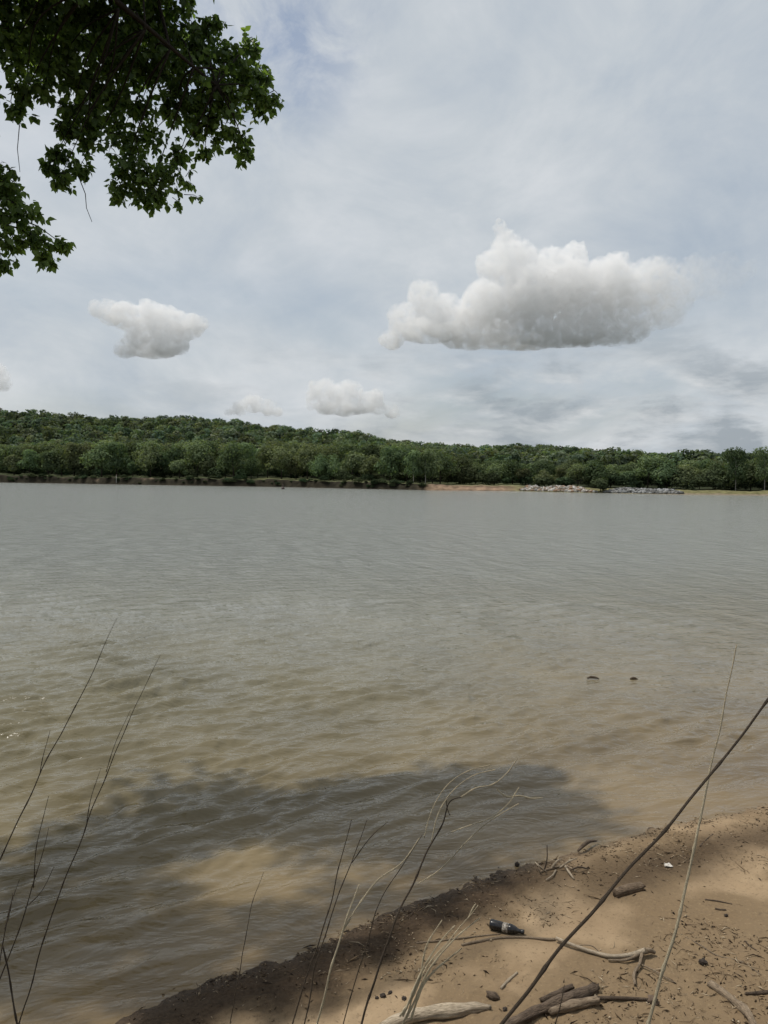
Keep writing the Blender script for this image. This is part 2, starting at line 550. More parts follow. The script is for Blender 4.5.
def beach():
    xs = np.linspace(-7, 9, 800); ys = np.linspace(-1.5, 10.0, 640)
    X, Y = np.meshgrid(xs, ys)
    X = X.ravel(); Y = Y.ravel()
    Z = ground_z(X, Y)
    d = shore_dist(X, Y)
    wob = 0.16 * fbm(X * 1.6, Y * 1.6, 4)
    wet = 1 - sstep(0.24, 0.68, d + 1.5 * wob - 0.16 * sstep(-0.5, 1.5, -X + 0.8))
    wr_ = np.exp(-((d - 0.62 + wob) / 0.30) ** 2) * 0.8 + 0.35 * np.exp(-(d / 0.1) ** 2)
    bl = sstep(0.9, 2.4, X)
    wet = np.where(d > -0.02, wet * (1 - bl) + wr_ * bl, wet)
    dirt = sstep(-0.05, 0.40, fbm(X * 1.1 + 40, Y * 1.1, 4) + 0.85 * sstep(0.9, 1.8, d) + 0.02 + 0.35 * np.exp(-((d - 0.55) / 0.35) ** 2))
    cols = np.stack([wet, dirt, sstep(2.5, 3.2, d), np.exp(-(np.clip(d, 0, 9) / 0.13) ** 2)], 1)
    me = np_mesh('beach', np.stack([X, Y, Z], 1), grid_faces(640, 800), cols=cols)
    t = NT('beach_sand')
    tc = t.add('ShaderNodeTexCoord'); at_ = t.add('ShaderNodeAttribute', attribute_name='Col')
    sp = t.add('ShaderNodeSeparateColor'); t.l(at_.outputs['Color'], sp.inputs[0])
    ob = tc.outputs['Object']
    n1 = t.noise(ob, 2.2, 6, 0.6); n2 = t.noise(ob, 38, 6, 0.7); n3 = t.noise(ob, 240, 3, 0.6)
    sand = t.ramp(n1.outputs[0], [(0.3, (0.285, 0.205, 0.125)), (0.7, (0.365, 0.270, 0.168))])
    soil = t.ramp(n2.outputs[0], [(0.30, (0.05, 0.036, 0.024)), (0.52, (0.15, 0.105, 0.060)), (0.75, (0.32, 0.24, 0.145))])
    speck = t.ramp(n2.outputs[0], [(0.34, (1, 1, 1)), (0.44, (0, 0, 0))])
    dirtf = t.math('MULTIPLY', sp.outputs[1], t.math('MULTIPLY_ADD', n2.outputs[0], 2.0, -0.32, clamp=True))
    c = t.mix(dirtf, sand, soil)
    c = t.mix(t.math('MULTIPLY', speck, 0.5), c, (0.06, 0.043, 0.028))
    c = t.mix(t.math('MULTIPLY', n3.outputs[0], 0.22), c, (0.10, 0.07, 0.04))
    wetc = t.ramp(n2.outputs[0], [(0.3, (0.017, 0.011, 0.007)), (0.7, (0.068, 0.046, 0.029))])
    c = t.mix(t.math('MULTIPLY', sp.outputs[0], 0.93), c, wetc)
    litter = t.ramp(n2.outputs[0], [(0.3, (0.03, 0.024, 0.014)), (0.7, (0.15, 0.115, 0.065))])
    c = t.mix(sp.outputs[2], c, litter)
    rgh = t.math('SUBTRACT', t.math('MULTIPLY_ADD', sp.outputs[0], -0.22, 0.95), t.math('MULTIPLY', at_.outputs['Alpha'], 0.15))
    hh = t.math('ADD', t.math('MULTIPLY', n2.outputs[0], 1.0), t.math('MULTIPLY', n3.outputs[0], 0.25))
    b = t.bump(hh, 0.014, 0.75)
    o = link_mesh('beach', me, t.finish(t.bsdf(c, rgh, t.math('MULTIPLY_ADD', at_.outputs['Alpha'], 0.06, 0.06), b)))
    tag(o, kind='structure')


beach()

# ------------------------------------------------------------------ far shore
far_px = [(-200, 479.6), (0, 482.5), (150, 485.0), (280, 487), (350, 488.6), (430, 490.3), (512, 491), (600, 493), (680, 494.5), (768, 495.5), (960, 498)]
FS = np.array([on_z(*p)[:2] for p in far_px])
FA = FS[:, 0] / FS[:, 1]
order = np.argsort(FA)


def far_y(a):
    return np.interp(a, FA[order], FS[order, 1])


def a_of(px):
    return (px - 384) / F


RIDGE = 210.0
sky_px = [(-200, 404), (-60, 406), (0, 409), (40, 411), (90, 416), (130, 418), (180, 416), (240, 421), (300, 428), (350, 432), (390, 439), (420, 444), (470, 446), (520, 444), (560, 447),
          (620, 453), (680, 455), (768, 456), (960, 460)]
RA = np.array([a_of(p[0]) for p in sky_px])
RZ = np.array([at(p[0], p[1], float(far_y(a_of(p[0]))) + RIDGE).z - 11.3 for p in sky_px])


def bank_h(a):
    return np.interp(a, [a_of(0), a_of(300), a_of(430), a_of(520), a_of(768)], [2.3, 2.1, 1.5, 1.2, 1.0])


def far_z(a, s):
    bh = bank_h(a)
    w = np.interp(a, [a_of(400), a_of(540)], [2.0, 5.0])
    bh = bh * (1 + 0.30 * perlin(a * 47, a * 0 + 3.3) + 0.2 * perlin(a * 150, a * 0 + 7.7))
    wig = 0.25 * perlin(a * 90, s * 0.2)
    z = bh * sstep(-0.3, 1.0, (s + wig * 3) / w)
    z = z + 0.6 * sstep(2, 40, s)
    ridge = np.maximum(np.interp(a, RA, RZ) - bh - 0.6, 0.5)
    z = z + ridge * (sstep(45, RIDGE, s) ** 1.0)
    z = z + np.where(s < -1, (s + 1) * 0.3, 0)
    return np.maximum(z, -4.0)


def far_ground():
    a = np.linspace(-1.6, 1.6, 700)
    s = np.concatenate([np.linspace(-8, -1, 4), np.linspace(-0.5, 8, 26), np.linspace(9, 60, 22), np.linspace(70, 420, 30), [600, 1000, 2500, 9000]])
    A, S = np.meshgrid(a, s)
    A = A.ravel(); S = S.ravel()
    Y = far_y(A) + S; X = A * Y
    Z = far_z(A, S)
    Z = np.where(S > 420, Z * np.interp(S, [420, 2500], [1, 0.2]), Z)
    px = A * F + 384
    # colours: mown grass, brown cut bank, bare earth
    base = np.tile([0.060, 0.072, 0.034], (len(A), 1)) * (1 - 0.5 * sstep(500, 540, px) * sstep(4, 9, S))[:, None]  # grass at right darkened to paint in the shade beneath the trees
    nz = fbm(A * 160, S * 0.5, 4)
    bankm = (1 - sstep(2.2, 3.2, S)) * (px < 445)
    bc = np.array([0.026, 0.023, 0.015])[None] * (1 + 0.9 * np.clip(nz, -0.6, 1.6))[:, None]
    pale = sstep(0.25, 0.55, fbm(A * 55 + 8, S * 0.2, 3)) * (px < 170)
    bc = bc * (1 - pale[:, None]) + np.array([0.19, 0.145, 0.10]) * pale[:, None]
    base = base * (1 - bankm[:, None]) + bc * bankm[:, None]
    e = sstep(415, 440, px) * (1 - sstep(508, 530, px)) * (1 - sstep(9, 15, S + nz * 3))
    ec = np.array([0.20, 0.14, 0.095]) * (1 + 0.8 * np.clip(nz + 0.25 * np.sin(S * 1.7), -0.7, 1.2))[:, None]
    base = base * (1 - e[:, None]) + ec * e[:, None]
    g = sstep(500, 530, px) * (1 - sstep(3.0, 9, S))
    gc = np.array([0.155, 0.145, 0.07]) * (1 + 0.4 * nz)[:, None]
    base = base * (1 - g[:, None]) + gc * g[:, None]
    shelf = sstep(540, 700, px) * (1 - sstep(0.4, 1.2, S))
    base = base * (1 - shelf[:, None]) + np.array([0.20, 0.165, 0.115]) * shelf[:, None]
    sunlit_lawn = sstep(4, 7, S) * (1 - sstep(26, 34, S)) * (px < 520) * (0.08 + 0.92 * sstep(230, 260, px)) * np.clip(0.6 + 0.9 * nz, 0.1, 1)  # grass strip painted lighter where sunlight falls on it
    base = base * (1 - sunlit_lawn[:, None]) + np.array([0.17, 0.175, 0.085]) * sunlit_lawn[:, None]
    wood = sstep(34, 44, S)
    base = base * (1 - wood[:, None]) + np.array([0.022, 0.028, 0.014]) * wood[:, None]
    me = np_mesh('far_bank', np.stack([X, Y, Z], 1), grid_faces(len(s), len(a)), cols=np.clip(base, 0, 1))
    t = NT('far_bank_earth')
    at_ = t.add('ShaderNodeAttribute', attribute_name='Col'); tc = t.add('ShaderNodeTexCoord')
    n = t.noise(tc.outputs['Object'], 0.9, 5, 0.65)
    c = t.mix(1.0, at_.outputs['Color'], t.ramp(n.outputs[0], [(0.3, (0.6, 0.6, 0.6)), (0.7, (1.3, 1.3, 1.3))]), 'MULTIPLY')
    o = link_mesh('far_bank', me, t.finish(t.bsdf(c, 0.95, 0.1, t.bump(n.outputs[0], 0.4, 0.6))))
    tag(o, kind='structure')


far_ground()


def bed():
    """lake bed and the land behind the viewer, one sheet under everything"""
    rr = np.concatenate([[0.0], np.geomspace(6, 9000, 60)])
    th = np.linspace(0, 2 * math.pi, 97)
    Rr, T = np.meshgrid(rr, th, indexing='ij')
    X = (Rr * np.sin(T)).ravel(); Y = (Rr * np.cos(T)).ravel()
    d = shore_dist(X, Y)
    Z = np.interp(d, PD, PZ) - 0.35
    me = np_mesh('ground', np.stack([X, Y, Z], 1), grid_faces(len(rr), len(th))[:, ::-1])
    t = NT('ground_soil'); tc = t.add('ShaderNodeTexCoord')
    n = t.noise(tc.outputs['Object'], 1.2, 5, 0.6)
    o = link_mesh('ground', me, t.finish(t.bsdf(t.ramp(n.outputs[0], [(0.3, (0.06, 0.055, 0.028)), (0.7, (0.12, 0.10, 0.055))]), 0.95, 0.1)))
    tag(o, kind='structure')


bed()


# ------------------------------------------------------------------ water
def water():
    az = np.concatenate([np.linspace(-1.55, -0.66, 60)[:-1], np.linspace(-0.66, 0.66, 1000), np.linspace(0.66, 1.55, 60)[1:]])
    # rows even in picture height, dense near
    dep = np.concatenate([np.linspace(0.0085, 0.05, 60)[:-1], np.linspace(0.05, 1.0, 760), [1.3, 2.0]])
    y = H_EYE / dep[::-1]
    A, Y = np.meshgrid(az, y)
    A = A.ravel(); Y = Y.ravel(); X = A * Y
    d = -shore_dist(X, Y)                    # distance out from the waterline
    Z = np.zeros_like(X)
    n0 = np.array([0.476, -0.88])
    base_ang = math.atan2(n0[1], n0[0])
    wr = np.random.default_rng(5)
    # domain warp, so that crests wander
    wx = 0.35 * fbm(X * 0.35, Y * 0.35, 3); wy = 0.35 * fbm(X * 0.35 + 50, Y * 0.35, 3)
    cell = Y * Y * 0.00125 / H_EYE * 1.0
    env = 0.55 + 0.9 * np.clip(fbm(X * 0.28 + 9, Y * 0.28, 3) + 0.25, 0, 1.2)
    for k in range(64):
        lam = float(np.exp(wr.uniform(math.log(0.17), math.log(0.85))))
        spread = 0.17 + 0.20 * (lam < 0.35)
        ang = base_ang + 0.20 + wr.normal(0, spread)
        amp = 0.0032 * (lam / 0.4) ** 0.8
        kx, ky = math.cos(ang) * 2 * math.pi / lam, math.sin(ang) * 2 * math.pi / lam
        ph = wr.uniform(0, 6.28)
        s_ = np.sin(kx * (X + wx) + ky * (Y + wy) + ph)
        fade = (1 - sstep(lam * 0.30, lam * 0.58, cell)) * (1 - 0.85 * sstep(8, 24, Y))
        Z += amp * (s_ + 0.5 * (s_ * s_ - 0.5)) * fade
    Z *= (1 + 0.5 * (1 - sstep(-4.5, 1.0, X))) * env * sstep(0.0, 1.6, d) * 0.9 * (1 - 0.55 * sstep(0.5, 5.5, X - 0.25 * Y + 2)) + 0.03
    # long low swell lines running up the shallows
    warp = d + 0.12 * fbm(X * 0.8, Y * 0.8, 3)
    for c, wdt, a_ in ((0.36, 0.06, 0.015), (0.95, 0.09, 0.012), (1.5, 0.11, 0.012), (2.1, 0.12, 0.012)):
        q = (warp - c) / wdt
        gate = np.clip(0.5 + 1.2 * perlin(X * 0.7 + c * 9, Y * 0.7), 0, 1)
        Z += a_ * gate * np.where(q > 0, np.exp(-q * q * 0.35), np.exp(-q * q * 2.2))
    Z += 0.0035 * fbm(X * 3.5, Y * 5.0, 3) * sstep(0.3, 2.0, d) * (1 - sstep(8, 20, Y))
    shallow = np.clip(d, 0, 60)
    cl = fbm(X * 0.5 + 3, Y * 0.5 + 8, 4)
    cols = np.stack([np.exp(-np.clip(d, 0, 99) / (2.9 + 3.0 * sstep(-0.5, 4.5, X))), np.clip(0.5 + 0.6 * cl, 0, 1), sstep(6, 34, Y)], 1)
    me = np_mesh('water', np.stack([X, Y, Z], 1), grid_faces(len(y), len(az)), cols=cols)
    t = NT('muddy_water')
    at_ = t.add('ShaderNodeAttribute', attribute_name='Col'); tc = t.add('ShaderNodeTexCoord')
    sp = t.add('ShaderNodeSeparateColor'); t.l(at_.outputs['Color'], sp.inputs[0])
    ob = tc.outputs['Object']
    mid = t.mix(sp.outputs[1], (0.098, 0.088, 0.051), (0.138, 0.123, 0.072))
    c = t.mix(sp.outputs[2], mid, (0.240, 0.250, 0.228))  # paler grey with distance, sky reflection put into the base colour
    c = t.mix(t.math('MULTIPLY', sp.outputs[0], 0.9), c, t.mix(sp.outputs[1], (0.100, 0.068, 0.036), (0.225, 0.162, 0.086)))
    r1 = t.noise(t.mapping(ob, (1, 1, 1), (0, 0, R(28)), (0, 0, 0)), 1.0, 2, 0.5)
    # fine capillary ripples, crests lying across the line of the wind
    m1 = t.mapping(t.mapping(ob, (1, 1, 1), (0, 0, R(-38))), (2.8, 8.0, 1))
    w1 = t.noise(m1, 1.0, 3, 0.55, 0.5)
    m2 = t.mapping(t.mapping(ob, (1, 1, 1), (0, 0, R(-10))), (1.1, 2.6, 1))
    w2 = t.noise(m2, 1.0, 4, 0.6, 0.4)
    w3 = t.noise(t.mapping(t.mapping(ob, (1, 1, 1), (0, 0, R(-12))), (1.0, 0.42, 1)), 1.0, 6, 0.72, 0.3)
    b1 = t.bump(w1.outputs[0], 0.018, 0.6)
    b2n = t.add('ShaderNodeBump'); b2n.inputs['Distance'].default_value = 0.19
    t.l(t.math('MULTIPLY_ADD', sp.outputs[2], 0.65, 0.35), b2n.inputs['Strength']); t.l(w2.outputs[0], b2n.inputs['Height']); t.l(b1, b2n.inputs['Normal'])
    b3n = t.add('ShaderNodeBump'); b3n.inputs['Distance'].default_value = 0.55
    t.l(t.math('MULTIPLY', sp.outputs[2], 0.9), b3n.inputs['Strength']); t.l(w3.outputs[0], b3n.inputs['Height']); t.l(b2n.outputs[0], b3n.inputs['Normal'])
    rg = t.math('MULTIPLY_ADD', sp.outputs[2], 0.07, 0.06)
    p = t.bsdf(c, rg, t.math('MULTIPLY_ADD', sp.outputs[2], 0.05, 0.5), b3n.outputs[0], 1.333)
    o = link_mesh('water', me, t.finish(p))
    tag(o, kind='structure')


water()


# ------------------------------------------------------------------ leaf cards
def cards(cent, nrm, size, aspect=1.0, r=rng):
    """quads at cent facing nrm, random spin; returns verts (4n,3), faces"""
    n = len(cent)
    nrm = nrm / np.linalg.norm(nrm, axis=1, keepdims=True)
    t = r.normal(size=(n, 3)); u_ = np.cross(nrm, t); u_ /= np.linalg.norm(u_, axis=1, keepdims=True)
    v_ = np.cross(nrm, u_)
    s = size[:, None] if hasattr(size, '__len__') else size
    k = r.uniform(0.6, 1.25, (n, 4, 1))
    V = np.stack([cent + (-u_) * s * k[:, 0], cent + (-v_) * s * aspect * k[:, 1], cent + u_ * s * k[:, 2], cent + v_ * s * aspect * k[:, 3]], 1)
    V += (nrm * 0.25 * (s if np.ndim(s) else 1))[:, None] * r.uniform(-1, 1, (n, 4, 1)) * 0.6
    return V.reshape(-1, 3), np.arange(4 * n).reshape(n, 4)


def crown_points(h, w, n, lobes, r, bottom=0.22, size=0.5):
    """leaf clump centres and facing for a crown of height h, width w"""
    L = []
    for i in range(lobes):
        z = bottom * h + (h * (1 - bottom)) * (0.12 + 0.74 * r.random())
        q = (z / h - bottom) / (1 - bottom)
        env = w * 0.5 * math.sqrt(max(0.05, 1 - (2 * q - 0.85) ** 2 * 0.75))
        ang = r.random() * 6.28; rad = env * 0.75 * math.sqrt(r.random())
        L.append((math.cos(ang) * rad, math.sin(ang) * rad, z, w * (0.17 + 0.13 * r.random())))
    L.append((0, 0, h * 0.78, w * 0.27)); L.append((0, 0, h * 0.55, w * 0.34))
    L = np.array(L)
    wgt = L[:, 3] ** 2; pick = r.choice(len(L), n, p=wgt / wgt.sum())
    dirs = r.normal(size=(n, 3)); dirs[:, 2] += 0.35; dirs /= np.linalg.norm(dirs, axis=1, keepdims=True)
    rad = L[pick, 3] * r.uniform(0.25, 1.06, n) ** 0.55
    c = L[pick, :3] + dirs * rad[:, None] * np.array([1, 1, 0.8])
    nr = dirs + np.array([0, 0, 0.25]) + r.normal(size=(n, 3)) * 0.28
    return c, nr


def tree_meshes(h, w, n, lobes, seed, size=0.42, bottom=0.22, trunk_r=0.18):
    r = np.random.default_rng(seed)
    c, nr = crown_points(h, w, n, lobes, r, bottom)
    V, Fc = cards(c, nr, r.uniform(0.6, 1.2, n) * size, 0.8, r)
    crown = np_mesh('crown', V, Fc, smooth=False)
    mb = MB()
    top = h * 0.7
    pts = [(0, 0, -0.6), (0.1 * r.normal(), 0.1 * r.normal(), h * 0.2), (0.2 * r.normal(), 0.2 * r.normal(), h * 0.45), (0.3 * r.normal(), 0.2, top)]
    mb.tube(pts, [trunk_r * 1.25, trunk_r, trunk_r * 0.7, trunk_r * 0.25], 6)
    for i in range(4):
        z0 = h * (0.25 + 0.12 * i); an = r.random() * 6.28
        e = (math.cos(an) * w * 0.33, math.sin(an) * w * 0.33, z0 + h * 0.18)
        mb.tube([(0, 0, z0), (e[0] * 0.5, e[1] * 0.5, z0 + h * 0.07), e], [trunk_r * 0.5, trunk_r * 0.35, trunk_r * 0.15], 5)
    return crown, mb.mesh('trunk')


def far_trees():
    kinds = []
    specs = [(12.5, 12.5, 15), (11.0, 10.5, 13), (13.0, 9.5, 13), (10.0, 11.5, 14), (11.5, 8.0, 11), (8.0, 8.0, 9)]
    for i, (h, w, lb) in enumerate(specs):
        cr, tr = tree_meshes(h, w, 2000, lb, 40 + i, 0.38, 0.16)
        cr.materials.append(M['far_leaf']); tr.materials.append(M['bark'])
        kinds.append((cr, tr, h, w))
    tr_pale = kinds[2][1].copy(); tr_pale.materials.clear(); tr_pale.materials.append(M['pale_bark'])

    def put(k, a, s, sc, rot, label, group, pale=False, z_off=0.0):
        Y = float(far_y(a)) + s
        z = float(far_z(np.array([a]), np.array([s]))[0])
        r_ = empty('tree', (a * Y, Y, z + z_off)); r_.rotation_euler.z = rot; r_.scale = (sc[0], sc[0], sc[1])
        tag(r_, label, 'tree', group)
        c = link_mesh('crown', kinds[k][0], None, r_)
        t_ = link_mesh('trunk', tr_pale if pale else kinds[k][1], None, r_)
        return r_
    rr = random.Random(4)
    # tree line standing on the mown bank
    n = 0
    px = -70.0
    while px < 850:
        k = rr.choice([0, 1, 2, 3, 4, 5, 0, 3])
        s = rr.uniform(14, 24) if px < 530 else rr.uniform(11, 16)
        sc = rr.uniform(0.62, 1.14)
        if px < 250: sec = 'leafy green tree in the row above the cut brown bank at the left'
        elif px < 440: sec = 'rounded green tree in the open row along the middle of the far bank'
        elif px < 530: sec = 'green tree standing behind the bare earth bank across the lake'
        else: sec = 'dark green tree in the row behind the rocks and grass strip'
        hs = float(np.interp(px, [380, 470, 560, 680, 768], [1.0, 0.74, 0.66, 0.70, 0.76]))
        put(k, a_of(px), s, (sc * (0.5 + 0.5 * hs), sc * hs), rr.uniform(0, 6.28), sec, 'trees along the far shore')
        px += rr.uniform(11, 20)
    px = -80.0
    while px < 860:
        k = rr.choice([0, 2, 4, 0, 1])
        s = rr.uniform(30, 46)
        sc = rr.uniform(0.85, 1.12) * float(np.interp(px, [380, 470, 560, 680, 768], [1.0, 0.66, 0.58, 0.64, 0.72]))
        put(k, a_of(px), s, (sc, sc), rr.uniform(0, 6.28), 'taller green tree in the second row behind the far shore trees', 'second row of trees across the lake')
        px += rr.uniform(8, 13)
    # ones that stand out
    put(0, a_of(233), 9.0, (0.98, 0.98), 1.0, 'big round dark tree standing forward on the bank, left of the marker buoy', None)
    put(3, a_of(432), 12.0, (0.9, 0.95), 2.0, 'yellow green tree above the left end of the bare earth bank', None)
    for p_, l_ in ((735, 'tree with a tall pale trunk near the right end of the grass strip'), (764, 'pale trunked tree at the far right edge of the grass strip')):
        put(2, a_of(p_), 9.0, (0.62, 0.95), 0.6, l_, None, True)
    for p_, l_ in ((413, 'white trunked tree, left of two beside the bare earth bank'), (425, 'white trunked tree, right of two beside the bare earth bank')):
        put(2, a_of(p_), 8.0, (0.6, 0.8), 2.6, l_, None, True)
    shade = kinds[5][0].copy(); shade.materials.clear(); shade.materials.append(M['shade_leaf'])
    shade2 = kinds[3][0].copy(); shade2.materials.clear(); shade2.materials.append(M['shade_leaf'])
    # the bush between the two rock banks
    b = empty('bush', (0, 0, 0))
    a = a_of(600); Y = float(far_y(a)) + 0.9
    b.location = (a * Y, Y, 0.15); b.scale = (0.62, 0.62, 0.46)
    tag(b, 'dark green bush at the water between the two rock banks', 'bush')
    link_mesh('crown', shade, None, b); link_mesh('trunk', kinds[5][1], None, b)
    # scrub hanging over the cut bank
    for i in range(80):
        p_ = rr.uniform(-50, 432)
        a = a_of(p_); s = rr.uniform(0.3, 1.8); Y = float(far_y(a)) + s
        b = empty('shrub', (a * Y, Y, float(far_z(np.array([a]), np.array([s]))[0]) - 0.25)); sc = 0.08 + 0.19 * rr.random() ** 1.8
        b.scale = (sc * 1.4, sc * 1.4, sc * 0.72); b.rotation_euler.z = rr.uniform(0, 6)
        tag(b, 'low dark shrub overhanging the cut bank of the far shore', 'shrub', 'shrubs on the cut bank')
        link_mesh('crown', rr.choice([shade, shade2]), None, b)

    # undergrowth closing the gaps between the trunks
    for i in range(62):
        p_ = -60 + i * 15 + rr.uniform(-7, 7); a = a_of(p_)
        if 255 < p_ < 330 and i % 2: continue
        s = rr.uniform(16, 30) if p_ < 530 else rr.uniform(10, 20); Y = float(far_y(a)) + s
        b = empty('bush', (a * Y, Y, float(far_z(np.array([a]), np.array([s]))[0]) - 0.8)); sc = rr.uniform(0.45, 0.8)
        b.scale = (sc * 1.3, sc * 1.3, sc * 0.75); b.rotation_euler.z = rr.uniform(0, 6)
        tag(b, 'shady bush growing between the trunks of the far shore trees', 'bush', 'bushes under the far shore trees')
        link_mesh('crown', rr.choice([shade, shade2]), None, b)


far_trees()


def hill_forest():
    r = np.random.default_rng(3)
    protos = []
    for i in range(5):
        h, w = [(11, 8.5), (10, 9), (12, 8), (9.5, 7.5), (11, 7)][i]
        c, nr = crown_points(h, w, 300, 8, r, 0.12)
        protos.append((c, nr))
    C = []; Nn = []; Tn = []
    a = -1.15
    n = 0
    for s in np.concatenate([np.arange(52, RIDGE + 40, 5.8), np.arange(RIDGE + 45, 330, 16)]):
        A = np.arange(-1.05, 1.05, 0.0225 * 250 / (215 + s)) + r.uniform(0, 0.02)
        for a in A:
            if r.random() < 0.06: continue
            aa = a + r.normal(0, 0.004); ss = s + r.normal(0, 2.6)
            Y = float(far_y(aa)) + ss
            z = float(far_z(np.array([aa]), np.array([ss]))[0])
            c, nr = protos[r.integers(5)]
            sub = c; k = r.uniform(0.85, 1.12)
            th = r.random() * 6.28
            co, si = math.cos(th), math.sin(th)
            cc = np.stack([c[:, 0] * co - c[:, 1] * si, c[:, 0] * si + c[:, 1] * co, c[:, 2]], 1) * k
            nn = np.stack([nr[:, 0] * co - nr[:, 1] * si, nr[:, 0] * si + nr[:, 1] * co, nr[:, 2]], 1)
            C.append(cc + np.array([aa * Y, Y, z])); Nn.append(nn); n += 1
            g_ = r.uniform(0.55, 1.45); Tn.append(np.array([g_ * r.uniform(0.85, 1.15), g_, g_ * r.uniform(0.8, 1.1)]))
    C = np.concatenate(C); Nn = np.concatenate(Nn)
    V, Fc = cards(C, Nn, r.uniform(0.42, 0.85, len(C)), 0.85, r)
    me = np_mesh('forest', V, Fc, smooth=False, cols=np.repeat(np.array(Tn), 1200, axis=0))
    o = link_mesh('forest', me, M['hill_leaf'])
    tag(o, 'green wooded ridge rising behind the far shore trees', 'forest', kind='stuff')
    print('forest trees', n, len(Fc))


hill_forest()


# ------------------------------------------------------------------ rock banks, far posts
def stones(name, px0, px1, n, s_max, cols_, label, seed):
    r = np.random.default_rng(seed)
    bm = bmesh.new(); bmesh.ops.create_icosphere(bm, subdivisions=1, radius=1)
    v0 = np.array([v.co[:] for v in bm.verts]); f0 = np.array([[v.index for v in f.verts] for f in bm.faces]); bm.free()
    V = []; Fc = []; Cc = []
    for i in range(n):
        a = a_of(r.uniform(px0, px1)); s = r.uniform(-0.3, s_max * (0.35 + 0.65 * min(1, max(0, 0.75 + 1.3 * math.sin(a * 61) * math.sin(a * 23 + 1)))))
        pe_ = a * F + 384; s *= min(1.0, 0.15 + (pe_ - px0) / 16, 0.15 + (px1 - pe_) / 16)
        Y = float(far_y(a)) + s; z = float(far_z(np.array([a]), np.array([s]))[0])
        sc = 0.13 + 0.34 * r.random() ** 2.0
        if r.random() < 0.12: sc *= 1.3
        v = v0 * (1 + r.uniform(-0.28, 0.28, (len(v0), 1))) * sc * np.array([1.25, 1.0, 0.8])
        th = r.random() * 6.28; co, si = math.cos(th), math.sin(th)
        v = np.stack([v[:, 0] * co - v[:, 1] * si, v[:, 0] * si + v[:, 1] * co, v[:, 2]], 1)
        V.append(v + np.array([a * Y, Y, max(z, 0) + sc * 0.35])); Fc.append(f0 + i * len(v0))
        cc = np.array(cols_[r.integers(len(cols_))]) * r.uniform(0.4, 1.0)
        Cc.append(np.tile(cc, (len(v0), 1)))
    me = np_mesh(name, np.concatenate(V), np.concatenate(Fc), smooth=False, cols=np.concatenate(Cc))
    t = NT(name + '_stone'); at_ = t.add('ShaderNodeAttribute', attribute_name='Col'); tc = t.add('ShaderNodeTexCoord')
    nn = t.noise(tc.outputs['Object'], 6, 4, 0.6)
    c = t.mix(1.0, at_.outputs['Color'], t.ramp(nn.outputs[0], [(0.3, (0.65,) * 3), (0.7, (1.15,) * 3)]), 'MULTIPLY')
    o = link_mesh(name, me, t.finish(t.bsdf(c, 0.9, 0.2)))
    tag(o, label, 'rocks', kind='stuff')


stones('rubble', 520, 596, 1300, 5.5, [(0.46, 0.44, 0.40), (0.36, 0.30, 0.23), (0.36, 0.24, 0.16), (0.56, 0.54, 0.51), (0.22, 0.19, 0.15)],
       'pale and rust coloured rubble bank beside the dark bush across the lake', 1)
stones('rubble', 604, 682, 1100, 4.0, [(0.30, 0.31, 0.31), (0.22, 0.22, 0.21), (0.38, 0.38, 0.37), (0.15, 0.15, 0.14)],
       'grey riprap rocks below the grass strip across the lake', 2)


def posts():
    a = a_of(116); Y = float(far_y(a)) + 0.3
    p = empty('marker_post', (a * Y, Y, 0))
    mb = MB(); mb.tube([(0, 0, -1.2), (0.02, 0, 1.0), (0.05, 0, 2.9)], [0.13, 0.12, 0.10], 8); mb.build('post', M['pale_bark'], p)
    mb = MB(); mb.tube([(0.05, 0, 2.9), (0.05, 0, 3.05)], [0.15, 0.13], 8); mb.build('cap', M['drift_pale'], p)
    tag(p, 'thin pale wooden post at the water below the cut bank', 'post')
    q = on_z(283, 489.2)
    b = empty('buoy', (q.x, q.y, 0))
    t = NT('buoy_paint'); pm = t.finish(t.bsdf((0.05, 0.03, 0.028), 0.5, 0.4))
    mb = MB(); mb.tube([(0, 0, -0.4), (0, 0, 0), (0, 0, 0.35), (0, 0, 0.6)], [0.2, 0.42, 0.40, 0.18], 10); mb.build('float', pm, b)
    mb = MB(); mb.tube([(0, 0, 0.6), (0, 0, 1.25)], [0.09, 0.07], 8); mb.build('mast', pm, b)
    tag(b, 'small dark buoy floating near the far shore', 'buoy')


posts()


